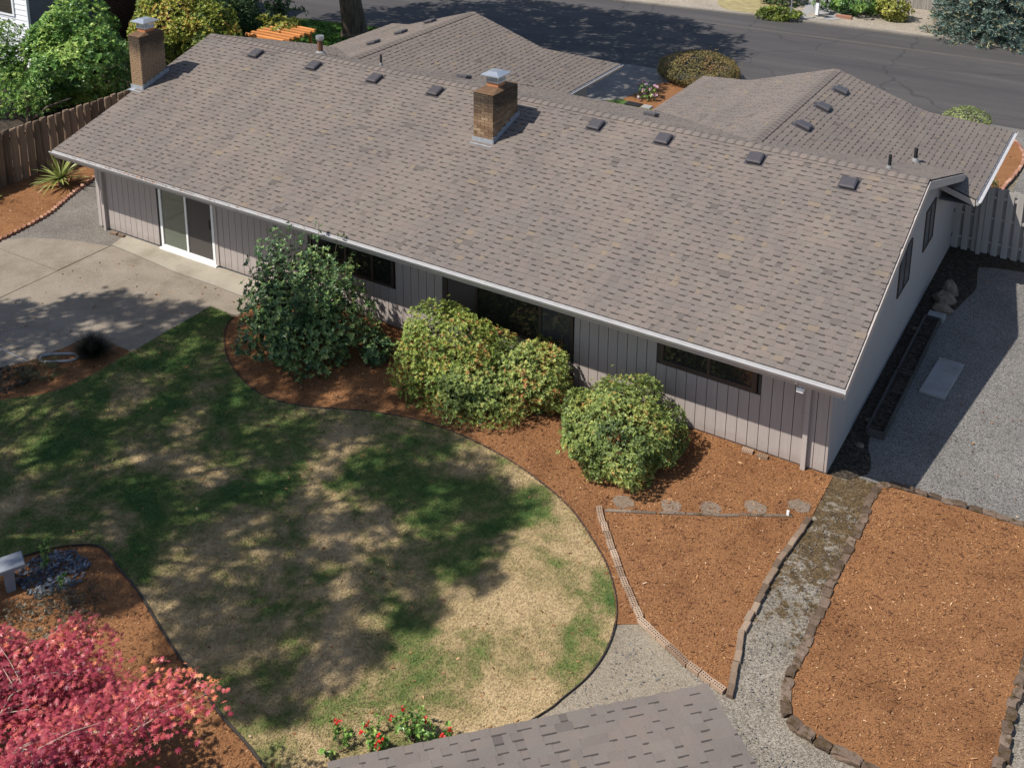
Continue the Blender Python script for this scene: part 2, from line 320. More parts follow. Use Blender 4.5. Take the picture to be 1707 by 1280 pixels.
class G:
    def __init__(s): s.v = []; s.f = []; s.t = []
    def face(s, pts, tone=.5):
        i = len(s.v); s.v += [tuple(p) for p in pts]; s.f.append(tuple(range(i, i + len(pts)))); s.t.append(tone); return s
    def box(s, x0, y0, z0, x1, y1, z1, tone=.5):
        i = len(s.v); s.v += [(x0, y0, z0), (x1, y0, z0), (x1, y1, z0), (x0, y1, z0), (x0, y0, z1), (x1, y0, z1), (x1, y1, z1), (x0, y1, z1)]
        for q in ((3, 2, 1, 0), (4, 5, 6, 7), (0, 1, 5, 4), (1, 2, 6, 5), (2, 3, 7, 6), (3, 0, 4, 7)):
            s.f.append(tuple(i + j for j in q)); s.t.append(tone)
        return s
    def bbox(s, x0, y0, z0, x1, y1, z1, b=.01):   # box with a chamfered top edge
        i = len(s.v)
        s.v += [(x0, y0, z0), (x1, y0, z0), (x1, y1, z0), (x0, y1, z0), (x0, y0, z1 - b), (x1, y0, z1 - b), (x1, y1, z1 - b), (x0, y1, z1 - b),
                (x0 + b, y0 + b, z1), (x1 - b, y0 + b, z1), (x1 - b, y1 - b, z1), (x0 + b, y1 - b, z1)]
        for q in ((3, 2, 1, 0), (0, 1, 5, 4), (1, 2, 6, 5), (2, 3, 7, 6), (3, 0, 4, 7), (4, 5, 9, 8), (5, 6, 10, 9), (6, 7, 11, 10), (7, 4, 8, 11), (8, 9, 10, 11)):
            s.f.append(tuple(i + j for j in q)); s.t.append(.5)
        return s
    def prism(s, poly, z0, z1, tone=.5):
        n = len(poly); i = len(s.v)
        s.v += [(x, y, z0) for x, y in poly] + [(x, y, z1) for x, y in poly]
        s.f.append(tuple(i + j for j in reversed(range(n)))); s.f.append(tuple(i + n + j for j in range(n))); s.t += [tone] * 2
        for j in range(n):
            k = (j + 1) % n; s.f.append((i + j, i + k, i + n + k, i + n + j)); s.t.append(tone)
        return s
    def tube(s, pts, rad, n=8, tone=.5, cap=True):
        pts = [Vector(p) for p in pts]; rad = rad if isinstance(rad, (list, tuple)) else [rad] * len(pts)
        i = len(s.v); prev = None
        for k, p in enumerate(pts):
            d = (pts[min(k + 1, len(pts) - 1)] - pts[max(k - 1, 0)]).normalized()
            a = prev if prev is not None else (Vector((1, 0, 0)) if abs(d.x) < .8 else Vector((0, 1, 0)))
            a = (a - d * a.dot(d)).normalized(); prev = a; b = d.cross(a)
            s.v += [tuple(p + (a * math.cos(2 * math.pi * j / n) + b * math.sin(2 * math.pi * j / n)) * rad[k]) for j in range(n)]
        for k in range(len(pts) - 1):
            for j in range(n):
                j2 = (j + 1) % n; s.f.append((i + k * n + j, i + k * n + j2, i + (k + 1) * n + j2, i + (k + 1) * n + j)); s.t.append(tone)
        if cap:
            s.f.append(tuple(i + j for j in reversed(range(n)))); s.f.append(tuple(i + (len(pts) - 1) * n + j for j in range(n))); s.t += [tone] * 2
        return s
    def mesh(s, name, smooth=False):
        me = bpy.data.meshes.new(name); me.from_pydata(s.v, [], s.f)
        a = me.attributes.new('tone', 'FLOAT', 'FACE'); a.data.foreach_set('value', s.t)
        if smooth: me.shade_smooth()
        me.update(); return me
def npmesh(name, V, F, tone=None, smooth=False):
    V = np.asarray(V, np.float32).reshape(-1, 3); F = np.asarray(F, np.int32); k = F.shape[1]
    me = bpy.data.meshes.new(name)
    me.vertices.add(len(V)); me.vertices.foreach_set('co', V.ravel())
    me.loops.add(F.size); me.loops.foreach_set('vertex_index', F.ravel())
    me.polygons.add(len(F)); me.polygons.foreach_set('loop_start', np.arange(0, F.size, k, dtype=np.int32))
    me.update(calc_edges=True)
    if tone is not None:
        a = me.attributes.new('tone', 'FLOAT', 'POINT'); a.data.foreach_set('value', np.asarray(tone, np.float32))
    if smooth: me.shade_smooth()
    return me
def sheet(name, poly, z, mat, thick=.05, parent=None, kind='structure'):
    # a ground sheet: an ngon with short skirts
    return ob(name, G().prism(poly, z - thick, z).mesh(name), mat, parent, kind=kind)
def spline(pts, per=6, closed=False):
    P = [np.array(p, float) for p in pts]; n = len(P); out = []
    rngk = range(n if closed else n - 1)
    for i in rngk:
        g = lambda j: P[j % n] if closed else P[max(0, min(n - 1, j))]
        p0, p1, p2, p3 = g(i - 1), g(i), g(i + 1), g(i + 2)
        for k in range(per):
            t = k / per
            out.append(tuple(.5 * (2 * p1 + (p2 - p0) * t + (2 * p0 - 5 * p1 + 4 * p2 - p3) * t * t + (3 * p1 - p0 - 3 * p2 + p3) * t ** 3)))
    if not closed: out.append(tuple(P[-1]))
    return out
def inpoly(P, poly):
    x, y = P[:, 0], P[:, 1]; c = np.zeros(len(P), bool); n = len(poly)
    for i in range(n):
        x0, y0 = poly[i][:2]; x1, y1 = poly[(i + 1) % n][:2]
        if y0 == y1: continue
        c ^= ((y0 > y) != (y1 > y)) & (x < (x1 - x0) * (y - y0) / (y1 - y0) + x0)
    return c
def sample(poly, dens):
    a = np.array(poly)[:, :2]; lo, hi = a.min(0), a.max(0)
    n = int(np.prod(hi - lo) * dens); P = lo + rng.random((n, 2)) * (hi - lo)
    return P[inpoly(P, poly)]
def proj(P):
    d = np.asarray(P, float) - np.array(CAMP); w = d @ np.array(CF)
    return np.stack([853.5 + 23.13 + 1896.06 * (d @ np.array(CR)) / w, 640 - 585.19 - 1896.06 * (d @ np.array(CU)) / w], -1)
def inframe(P, pad=40):
    uv = proj(P); return (uv[:, 0] > -pad) & (uv[:, 0] < 1707 + pad) & (uv[:, 1] > -pad) & (uv[:, 1] < 1280 + pad)
# ---------------------------------------------------------------- ground, road, beds
sheet('ground', [(-300, -200), (300, -200), (300, 500), (-300, 500)], -.05, M['earth'], .3)
BE = [(-12.72, -1.55), (-12.6, -1.85), (-12.33, -2.2), (-11.68, -2.77), (-10.81, -3.22), (-9.97, -3.42), (-9.2, -3.29), (-8.56, -3.01), (-7.93, -2.73), (-7.1, -2.5), (-6.31, -2.44), (-5.62, -2.48),
      (-4.91, -2.6), (-4.16, -2.82), (-3.38, -3.15), (-2.75, -3.6), (-2.27, -4.01), (-1.84, -4.56), (-1.62, -5.04), (-1.52, -5.56), (-1.54, -6.06), (-1.66, -6.54), (-1.74, -6.82), (-2.1, -7.6), (-2.9, -8.9)]
BE = spline(BE, 4)
LB = [(-13.5, -9.9), (-11.6, -9.5), (-10.4, -8.95), (-10.07, -8.5), (-9.85, -8.2), (-9.5, -7.92), (-9.2, -7.84), (-8.65, -8.01), (-8.06, -8.17), (-7.16, -8.51), (-6.38, -8.79), (-5.76, -8.99), (-5.27, -9.14), (-4.65, -9.29), (-4.1, -9.5), (-3.5, -9.9)]
LB = spline(LB, 3)
PK = [(-13.47, -3.67), (-13.45, -4.57), (-13.51, -5.3), (-13.81, -5.75), (-14.23, -6.17), (-15.2, -7.0), (-16.5, -7.9)]     # lower edge of the pocket bed
PKT = [(-13.47, -3.67), (-14.10, -3.66), (-14.72, -3.69), (-14.76, -4.27), (-14.92, -4.75), (-15.21, -5.48), (-15.75, -6.6), (-16.5, -7.9)]
LAWN = [(-13.47, -1.47), (-12.95, -1.47)] + BE + list(reversed(LB)) + [(-17.5, -9.2)] + list(reversed(PK))
sheet('lawn', LAWN, .012, M['turf'])
sheet('mulch_bed', [(-12.72, -1.5), (-12.6, -.73), (-12.6, .04), (.12, .04), (.12, -1.2), (.0, -2.8), (.04, -4.2), (.26, -5.25), (-.48, -5.11), (-1.29, -4.77), (-1.66, -5.0)] + list(reversed([p for p in BE if p[1] > -5.02])), .006, M['mulch'])
sheet('mulch_bed', [(.9, .2), (3.7, .4), (3.56, -5.5), (2.19, -5.47), (1.2, -5.3), (.9, -4.9)], .05, M['mulch'], .1)
sheet('mulch_bed', LB + [(-3.4, -15), (-14, -15)], .004, M['mulch'])
sheet('mulch_bed', PKT + list(reversed(PK))[1:-1], .004, M['mulch'])
LM = spline([(-20.3, -2.6), (-20.38, -1.86), (-20.62, -.4), (-21.12, .7), (-21.5, 1.63), (-21.75, 2.6), (-21.85, 6.0)], 4)
sheet('mulch_bed', LM + [(-23.9, 6.0), (-23.9, -2.6)], .012, M['mulch'])
sheet('soil_strip', [(0, .06)] + spline([(.36, .10), (.62, .45), (.55, .9), (.40, 1.3), (.33, 2.4), (.38, 3.9), (.34, 5.2), (.42, 6.6), (.72, 7.1), (.86, 7.8), (.98, 8.6), (.86, 9.4), (.8, 10.4)], 3) + [(0, 10.4)], .006, M['soil'])
sheet('soil_strip', [(-40, -3), (-23.45, -3), (-23.45, 12), (-40, 12)], .0, M['soil'])
sheet('soil_strip', [(.0, 9.3), (1.2, 9.9), (2.2, 10.1), (4, 10.15), (4, 10.7), (0, 10.7)], .003, M['soil'])
sheet('gravel_yard', [(-.2, -.0), (.5, .25), (9, .45), (14, .5), (14, 10.6), (-.2, 10.6)], -.004, M['gravel_yard'])
sheet('gravel_path', [(-3.5, -4.4), (-3.5, -12), (12, -12), (12, .6), (.5, .3), (-.3, .05), (-.3, -4.4)], -.008, M['gravel_path'])
sheet('dusty_path', spline([(-1.55, -4.95), (-1.2, -4.85), (-.5, -5.2), (.1, -5.5), (.2, -6.2), (-.6, -7.4), (-2.2, -8.4), (-2.3, -7.6), (-1.7, -6.6)], 4, True), -.003, M['gravel_dust'])
sheet('gravel_strip', [(-20.2, -2.5), (-17.8, -2.5), (-17.8, 0), (-18.9, .05), (-18.9, 9), (-22, 9), (-22, 1)], .002, M['gravel_left'])
# patio: separate slabs with open joints
patio = sheet('patio', [(-26, -2.0), (-20.6, -2.0), (-17.0, -.3), (-17.0, -.05), (-12.62, -.05), (-12.6, -1.3), (-13.6, -1.5), (-13.6, -3.5), (-14.9, -3.8), (-15.3, -5.6), (-17, -9), (-26, -12)], -.02, M['soil'])
patio['label'] = 'dark bedding showing in the joints of the concrete patio'
def slab(poly, mat, z=.012, label=None):
    return ob('slab', G().prism(poly, -.08, z).mesh('slab'), mat, patio, label=label)
slab([(-17.95, -.02), (-12.62, -.02), (-12.62, -.76), (-13.4, -.74), (-14.4, -.72), (-15.4, -.73), (-16.79, -.62), (-17.8, -.56)], M['concrete_pale'], .018, 'pale smooth concrete strip along the wall')
slab([(-17.775, -.60), (-16.79, -.65), (-15.4, -.755), (-14.4, -.745), (-13.4, -.765), (-12.62, -.785), (-12.64, -1.46), (-13.475, -1.455), (-13.475, -3.655), (-14.72, -3.67), (-14.77, -4.27), (-14.94, -4.96), (-17.75, -4.99)], M['concrete_agg'])
slab([(-17.75, -5.02), (-14.95, -4.99), (-15.22, -5.48), (-15.76, -6.6), (-16.5, -7.9), (-17.75, -8.2)], M['concrete_agg'])
arc = spline([(-20.38, -1.9), (-19.9, -1.42), (-19.3, -1.12), (-18.7, -.87), (-18.16, -.74), (-17.80, -.64)], 3)
slab(arc + [(-17.80, -2.145), (-20.45, -2.145)], M['concrete_agg'])
slab([(-20.5, -2.175), (-17.785, -2.175), (-17.785, -5.0), (-26, -5.0), (-26, -2.175)], M['concrete_agg'])
slab([(-17.785, -5.03), (-17.785, -9), (-26, -12), (-26, -5.03)], M['concrete_agg'])
ob('joint_strip', G().box(-16.6, -5.015, -.04, -14.97, -4.995, .018).mesh('joint_strip'), M['steel'], patio)
# street side
NEAR = spline([(-90, 6), (-60, 11.5), (-40, 16.2), (-30, 18.3), (-25, 19.3), (-18, 19.9), (-10.5, 20.35), (.3, 20.62), (12, 20.9), (60, 22)], 5)
FAR = spline([(-90, 16), (-60, 22), (-40, 26.2), (-30, 27.8), (-18.08, 29.0), (-11.57, 29.8), (-5.93, 30.21), (-1.11, 30.56), (12, 31.4), (60, 34)], 5)
sheet('road', NEAR + list(reversed(FAR)), -.03, M['asphalt'])
mid = [(.22 * n[0] + .78 * f[0], .22 * n[1] + .78 * f[1]) for n, f in zip(NEAR, FAR)]
def ribbon(pts, w):
    a, b = [], []
    for i, p in enumerate(pts):
        q0, q1 = pts[max(0, i - 1)], pts[min(len(pts) - 1, i + 1)]
        dx, dy = q1[0] - q0[0], q1[1] - q0[1]; l = math.hypot(dx, dy)
        a.append((p[0] - dy / l * w / 2, p[1] + dx / l * w / 2)); b.append((p[0] + dy / l * w / 2, p[1] - dx / l * w / 2))
    return a + b[::-1]
sheet('road_seam', ribbon(mid, .22), -.026, M['seam'], .004)
kb = sheet('kerb', ribbon([(x, y + .12) for x, y in FAR if -45 < x < 40], .22), .03, M['kerb'], .2)
sheet('verge', [(x, y + .2) for x, y in FAR] + [(60, 80), (-90, 80)], .01, M['verge'], .1)
sheet('dry_grass', spline([(-13.6, 30.1), (-11.9, 30.3), (-11.4, 31.2), (-11.8, 33), (-14, 33.5), (-14.6, 31.6)], 3, True), .02, M['straw'])
sheet('walkway', [(-10.75, 30.2), (-8.95, 30.85), (-8.7, 31.2), (-9.1, 36), (-11.3, 36), (-10.9, 33.2), (-10.5, 31.4)], .025, M['concrete_slab'])
sheet('driveway', [(-19.6, 13), (-12.3, 13), (-12.05, 16.3), (-11.75, 18.5), (-10.7, 20.4), (-21, 19.6)], -.022, M['driveway'])
sheet('side_drive', [(.75, 10.6), (12, 10.6), (12, 20.95), (-1.0, 20.62), (.3, 19.4), (.8, 18)], -.026, M['gravel_yard'])
sheet('mulch_bed', [(-12.04, 16.32), (-11.75, 18.5), (-10.7, 20.2), (-7.6, 20.4), (-7.6, 15.6), (-10.6, 15.9)], .0, M['mulch'])
sheet('mulch_bed', spline([(-1.5, 10.9), (.3, 10.9), (.42, 14.0), (.62, 15.9), (.71, 17.6), (.47, 18.7), (.15, 19.4), (-1.8, 19.9)], 3, True), .0, M['mulch'])
sheet('front_lawn', [(-12.3, 15.2), (-10.2, 15.2), (-10.4, 15.9), (-12.04, 16.4), (-12.5, 15.9)], -.004, M['turf'])
sheet('neighbour_lawn', [(-40, 10), (-21, 10), (-21, 19.3), (-25, 19.2), (-30, 18.2), (-40, 15.9)], -.01, M['lush'])

# ---------------------------------------------------------------- house
L, EV, ZE, R, ZR, SL = 18.93, .849, 2.319, 4.552, 4.019, .3148
XL, XR = -19.306, .378; YF = 8.93
house = thing('house', 'long single storey house with brown shingle roof and taupe grooved siding', 'house', (-9.46, 4.5, 0))
def part(name, g, mat, kind=None, label=None, parent=None, smooth=False):
    return ob(name, g.mesh(name, smooth) if isinstance(g, G) else g, mat, parent or house, kind=kind, label=label)
# openings in the street-away wall: x0, x1, z0, z1
OPEN = [(-16.62, -14.74, .05, 2.06), (-11.81, -9.42, .92, 2.06), (-8.12, -5.05, .74, 2.06), (-3.27, -1.33, 1.15, 1.78)]
def cut_wall(g, x0, x1, y0, y1, z0, z1):
    xs = x0
    for a, b, c, d in OPEN:
        g.box(xs, y0, z0, a, y1, z1)
        if c > z0 + .02: g.box(a, y0, z0, b, y1, c)
        g.box(a, y0, d, b, y1, z1); xs = b
    g.box(xs, y0, z0, x1, y1, z1)
g = G(); cut_wall(g, -L + .001, -.002, .018, .16, .04, 2.3); part('front_wall', g, M['groove'])
g = G(); g.box(-L, .03, -.12, 0, 9.2, .045); part('foundation', g, M['foundation'])
# each board between two grooves of the siding
GR = .2032; x = -.4549 + 2 * GR; bx = [0.0]
k = 0
while x > -L + .02:
    if x < -.02: bx.append(x)
    x -= GR
bx.append(-L)
for i in range(len(bx) - 1):
    x1, x0 = bx[i] - (.0 if i == 0 else .006), bx[i + 1] + .006
    segs = [(.05, 2.3)]
    for a, b, c, d in OPEN:
        if x0 > a - .1 and x1 < b + .1 and x0 < b and x1 > a:
            segs = [s for s in ((.05, c), (d, 2.3)) if s[1] - s[0] > .03]
            break
        if a < x1 and x0 < a: x1 = min(x1, a)
        if x0 < b and x1 > b: x0 = max(x0, b)
    for s in segs:
        if x1 - x0 > .01: part('siding_board', G().box(x0, 0, s[0], x1, .0165, s[1]), M['siding'])
# gable walls, back walls, wings
def gable(x0, x1):
    g = G()
    a = [(0.0175, .05), (9.1, .05), (9.1, 2.45), (R, ZR - .15), (0.0175, 2.42)]
    i = len(g.v); g.v += [(x0, y, z) for y, z in a] + [(x1, y, z) for y, z in a]; n = len(a)
    g.f.append(tuple(i + j for j in reversed(range(n)))); g.f.append(tuple(i + n + j for j in range(n)))
    for j in range(n): k = (j + 1) % n; g.f.append((i + j, i + k, i + n + k, i + n + j))
    g.t += [.5] * (n + 2); return g
GW = [(4.5, 5.5, 1.34, 2.30), (6.79, 7.75, 1.41, 2.38)]
part('gable_wall', gable(-.12, 0), M['wall']); part('gable_wall', gable(-L, -L + .12), M['wall'])
g = G(); g.box(-L + .13, 8.98, .0, -.13, 9.098, 2.4); part('back_wall', g, M['wall'])
g = G(); g.box(-7.4, 9.1, -.05, -.0, 12.2, 2.2); part('wing_wall', g, M['wall'])
g = G(); g.box(-19.1, 9.1, -.05, -11.4, 12.4, 2.05); part('wing_wall', g, M['wall'])
# --- roof
def SH(y): return ZE + SL * (y + EV)
W1 = dict(xr=-3.55, zr=3.75, ye=11.78, half=4.36, xg=2.4, yo=13.3)
W2 = dict(xr=-15.35, zr=3.60, ye=12.02, half=4.50, xg=2.6, yo=13.6)
deck = G(); D = .02
deck.face([(XL, -EV, ZE - D), (XR, -EV, ZE - D), (XR, R, ZR - D), (XL, R, ZR - D)], .5)
deck.face([(XR, YF, ZR - SL * (YF - R) - D), (XL, YF, ZR - SL * (YF - R) - D), (XL, R, ZR - D), (XR, R, ZR - D)], .5)
for s0, zo in ((1, -.16),):      # underside / soffits
    deck.face([(XL, R, ZR - .16), (XR, R, ZR - .16), (XR, -EV, ZE - .16), (XL, -EV, ZE - .16)], .5)
    deck.face([(XL, YF, ZR - SL * (YF - R) - .16), (XR, YF, ZR - SL * (YF - R) - .16), (XR, R, ZR - .16), (XL, R, ZR - .16)], .5)
def wing_deck(w, ynear):
    xr, zr = w['xr'], w['zr']; ze = zr - SL * w['half']; zg = zr - SL * w['xg']
    for s in (1, -1):
        P = [(xr, R + (ZR - zr) / SL, zr), (xr, w['ye'], zr), (xr + s * w['xg'], w['ye'], zg), (xr + s * w['half'], w['yo'], ze), (xr + s * w['half'], ynear(s), ze)]
        if s > 0: P.insert(5, (min(xr + s * w['half'], .0) if w is W1 else xr + s * w['half'] * .9, ynear(s), zr - SL * (abs((min(xr + s * w['half'], 0.) if w is W1 else xr + s * w['half'] * .9) - xr))))
        P = [(a, b, c - D) for a, b, c in P]
        deck.face(P if s > 0 else P[::-1], .5)
        Q = [(a, b, c - .1) for a, b, c in P]; deck.face(Q[::-1] if s > 0 else Q, .5)
    deck.face([(xr - w['xg'], w['ye'], zg - D), (xr + w['xg'], w['ye'], zg - D), (xr + w['half'], w['yo'], ze - D), (xr - w['half'], w['yo'], ze - D)][::-1], .5)
    deck.face([(xr - w['xg'], w['ye'] - .02, zg - D), (xr + w['xg'], w['ye'] - .02, zg - D), (xr, w['ye'] - .02, zr - D)], .5)
wing_deck(W1, lambda s: 8.08 if s > 0 else 9.0)
wing_deck(W2, lambda s: 9.0)
roof = part('roof', deck, M['shingle'])
def shingle_faces(g, c, low, up, n, tone, band, lift):
    # c: 4 corners (low-left, low-right, up-right, up-left); a slab proud at its lower butt edge
    n = Vector(n); A, B, Cc, Dd = [Vector(p) for p in c]
    a, b, cc, d = A + n * lift, B + n * lift, Cc + n * .003, Dd + n * .003
    if band:
        f = .74; p, q = a.lerp(d, f), b.lerp(cc, f)
        g.face([a, b, q, p], tone); g.face([p, q, cc, d], band)
    else: g.face([a, b, cc, d], tone)
    A2, B2 = A - n * .004, B - n * .004
    g.face([A2, B2, b, a], .13); g.face([B2, B, cc, b], tone); g.face([A, A2, a, d], tone)
def shingles(O, es, et, TL, s0, s1, EXP=.143, seed=1, odd=1.0):
    # rows of tabs on a plane: yields (centre, G)
    rr = random.Random(seed); O, es, et = Vector(O), Vector(es).normalized(), Vector(et).normalized(); n = es.cross(et)
    if n.z < 0: n = -n
    rows = int(math.ceil(TL / EXP)); out = []
    for r in range(rows):
        t0, t1 = r * EXP, min((r + 1) * EXP + .006, TL)
        lo0, hi0, lo1, hi1 = s0(t0), s1(t0), s0(t1), s1(t1)
        s = min(lo0, lo1) - rr.random() * .3; hi = max(hi0, hi1); alt = rr.random() < .5
        while s < hi:
            w = rr.choice((.07, .09, .1, .11, .13, .17)) if alt else rr.choice((.09, .12, .14, .17, .2, .26)); e = s + w
            q = [(min(max(s, lo0), hi0), t0), (min(max(e, lo0), hi0), t0), (min(max(e, lo1), hi1), t1), (min(max(s, lo1), hi1), t1)]
            if q[1][0] - q[0][0] > .02 or q[2][0] - q[3][0] > .02:
                u = rr.random()
                tone = .2 + .66 * rr.random() if u > .055 * odd else (.93 + .07 * rr.random() if u < .02 * odd else (.1 + .08 * rr.random() if u < .04 * odd else .3))
                band = .04 * rr.random() + .02 if (alt and rr.random() < .86) else 0
                g = G(); shingle_faces(g, [O + es * a + et * b for a, b in q], 0, 0, n, tone, band, .006 if alt else .012)
                out.append((O + es * (s + w / 2) + et * (t0 + EXP / 2), g))
            s = e; alt = not alt
    return out
def merge(gs):
    g = G()
    for h in gs:
        i = len(g.v); g.v += h.v; g.f += [tuple(i + j for j in f) for f in h.f]; g.t += h.t
    return g
def lay(pieces, parent, nmax):
    pieces.sort(key=lambda p: (p[0] - CAMP).length + (0 if inframe([p[0]], 10)[0] else 1e3))
    for c, g in pieces[:nmax]: ob('shingle', g.mesh('shingle'), M['shingle'], parent)
    if len(pieces) > nmax: ob('shingle_field', merge([g for c, g in pieces[nmax:]]).mesh('shingle_field'), M['shingle'], parent, kind='stuff')
up = math.hypot(1, SL); tot = (R + EV) * up
near = shingles((XL, -EV, ZE), (1, 0, 0), (0, 1, SL), tot, lambda t: 0, lambda t: XR - XL, seed=11)
far = shingles((XR, YF, ZR - SL * (YF - R)), (-1, 0, 0), (0, -1, SL), (YF - R) * up, lambda t: 0, lambda t: XR - XL, seed=12)
def wing_sh(w, s, ynear, seed):
    xr, zr, h = w['xr'], w['zr'], w['half']; ze = zr - SL * h
    O = (xr + s * h, 0, ze)
    def ys(t):      # near bound: valley with the main back slope, or the free near edge
        dx = h - t / up; z = zr - SL * dx
        yv = R + (ZR - z) / SL
        lim = (ynear if (xr + s * dx) > -.02 or w is W2 else 0)
        if w is W1 and s > 0 and xr + dx > -.02: return ynear
        return min(yv, 9.6) - .05
    def ye(t):
        dx = h - t / up
        return w['ye'] if dx <= w['xg'] else w['ye'] + (w['yo'] - w['ye']) * (dx - w['xg']) / (h - w['xg'])
    return shingles(O, (0, 1, 0), (-s, 0, SL), h * up, ys, ye, seed=seed)
far += wing_sh(W1, 1, 8.08, 21) + wing_sh(W1, -1, 9.0, 22) + wing_sh(W2, 1, 9.0, 23) + wing_sh(W2, -1, 9.0, 24)
near.sort(key=lambda p: (p[0] - CAMP).length)
lay(near[:300] + near[300:] + far, roof, 300)
# ridge caps
def caps(p0, p1, d, step=.2, seed=3):
    rr = random.Random(seed); p0, p1 = Vector(p0), Vector(p1); a = (p1 - p0); n = int(a.length / step); a.normalize(); d = Vector(d)
    dn1 = Vector((d.x, d.y, -SL)).normalized(); dn2 = Vector((-d.x, -d.y, -SL)).normalized()
    for i in range(n):
        q0 = p0 + a * step * i; q1 = q0 + a * (step + .02); g = G()
        t = .35 + .4 * rr.random(); z0, z1 = Vector((0, 0, .026)), Vector((0, 0, .016)); h = Vector((0, 0, .012))
        for dn in (dn1, dn2):
            k0, k1 = q0.lerp(q1, .2), q1
            P = [q0 + z0, q0 + z0 + dn * .15 - h * 0, q0.lerp(q1, .26) + z0.lerp(z1, .26) + dn * .15, q0.lerp(q1, .26) + z0.lerp(z1, .26)]
            Q = [P[3], P[2], q1 + z1 + dn * .15, q1 + z1]
            if (P[1] - P[0]).cross(P[2] - P[0]).z < 0: P, Q = P[::-1], Q[::-1]
            g.face(P, .14); g.face(Q, t)
            g.face([q0 + z0, q0 + z0 + dn * .15, q0 + dn * .15, q0], .3)
        ob('ridge_cap', g.mesh('ridge_cap'), M['shingle'], roof)
caps((XR, R, ZR), (XL, R, ZR), (0, 1, 0), .2, 31)
caps((W1['xr'], R + (ZR - W1['zr']) / SL, W1['zr']), (W1['xr'], W1['ye'], W1['zr']), (1, 0, 0), .2, 32)
caps((W2['xr'], R + (ZR - W2['zr']) / SL, W2['zr']), (W2['xr'], W2['ye'], W2['zr']), (1, 0, 0), .2, 33)
# fascias, rakes, soffit, gutters
def board3(name, p0, p1, w, h, mat, label=None):
    p0, p1 = Vector(p0), Vector(p1); a = (p1 - p0).normalized(); s = Vector((a.y, -a.x, 0)).normalized() * w; u = Vector((0, 0, h))
    g = G(); c = [p0, p0 + s, p1 + s, p1]
    i = len(g.v); g.v += [tuple(v) for v in c] + [tuple(v + u) for v in c]
    for q in ((3, 2, 1, 0), (4, 5, 6, 7), (0, 1, 5, 4), (1, 2, 6, 5), (2, 3, 7, 6), (3, 0, 4, 7)): g.f.append(tuple(i + j for j in q)); g.t.append(.5)
    return part(name, g, mat, label=label)
ZF = ZR - SL * (YF - R)
for xx in (XR, XL + .03):
    board3('rake_board', (xx, R, ZR - .2), (xx, -EV, ZE - .2), -.03, .175, M['trim'])
    board3('rake_board', (xx, R, ZR - .2), (xx, YF, ZF - .2), .03, .175, M['trim'])
board3('fascia', (XL + .04, -EV + .03, ZE - .2), (XR - .04, -EV + .03, ZE - .2), .025, .17, M['trim'])
board3('fascia', (XL + .04, YF - .03, ZF - .2), (XR - .04, YF - .03, ZF - .2), .025, .17, M['trim'])
part('soffit', G().box(XL + .05, -EV + .04, ZE - .215, XR - .05, .0, ZE - .2), M['soffit'])
w1e = W1['xr'] + W1['half']; z1e = W1['zr'] - SL * W1['half']; w2e = W2['xr'] + W2['half']; z2e = W2['zr'] - SL * W2['half']
board3('rake_board', (w1e - .02, 8.075, z1e - .17), (-.04, 8.075, z1e - .17 + SL * (w1e + .02)), .03, .14, M['trim'])
part('soffit', G().box(0, 8.1, z1e - .19, w1e - .03, W1['yo'], z1e - .175), M['soffit'])
part('soffit', G().box(-11.4, 9.1, z2e - .19, w2e - .03, W2['yo'], z2e - .175), M['soffit'])
def gutter(p0, p1, out):
    # open trough: back, floor, front face and rolled lip
    p0, p1, o = Vector(p0), Vector(p1), Vector(out); g = G()
    prof = [(0, .0), (0, -.12), (.045, -.12), (.108, -.034), (.122, .0), (.105, .004), (.10, -.05), (.02, -.05), (.012, .0)]
    n = len(prof); a = [p0 + o * x + Vector((0, 0, z)) for x, z in prof]; b = [p1 + o * x + Vector((0, 0, z)) for x, z in prof]
    for i in range(n):
        k = (i + 1) % n; g.face([a[i], a[k], b[k], b[i]])
    g.face(a); g.face(b[::-1]); return part('gutter', g, M['gutter'])
gutter((XL - .02, -EV - .004, ZE - .012), (XR + .03, -EV - .004, ZE - .012), (0, -1, 0))
gutter((w1e + .002, 8.06, z1e - .012), (w1e + .002, W1['yo'], z1e - .012), (1, 0, 0))
gutter((w2e + .002, 9.0, z2e - .012), (w2e + .002, W2['yo'], z2e - .012), (1, 0, 0))
# needles and leaves caught in the gutter
P = np.stack([rng.uniform(-18.5, -10, 340), rng.uniform(-.965, -.87, 340)], 1); g = G()
P[:, 0] = np.where(rng.random(340) < .6, -16 + rng.normal(0, 1.1, 340), P[:, 0])
for x, y in P:
    a = rng.uniform(0, 3.14); s = rng.uniform(.02, .045); z = ZE - .012 + rng.uniform(-.04, .008); t = rng.random()
    g.face([(x + s * math.cos(a), y + s * .4 * math.sin(a), z), (x - s * .3 * math.sin(a), y + s * .3 * math.cos(a), z + .01), (x - s * math.cos(a), y - s * .4 * math.sin(a), z), (x + s * .3 * math.sin(a), y - s * .3 * math.cos(a), z + .004)], t)
part('gutter_litter', g, M['chip'], kind='stuff')
# downspouts
for x, w in ((-.40, .085), (-18.63, .075)):
    g = G(); g.box(x - w / 2, -.085, -.04, x + w / 2, -.005, 2.02)
    g.tube([(x, -.045, 2.0), (x, -.3, 2.09), (x, -.86, 2.17), (x, -.9, 2.22)], .036, 6)
    g.box(x - w / 2 - .012, -.09, 1.1, x + w / 2 + .012, -.003, 1.13); part('downspout', g, M['trim'])
part('corner_board', G().box(-L - .001, -.012, .05, -L + .11, -.0, 2.1), M['trim'])
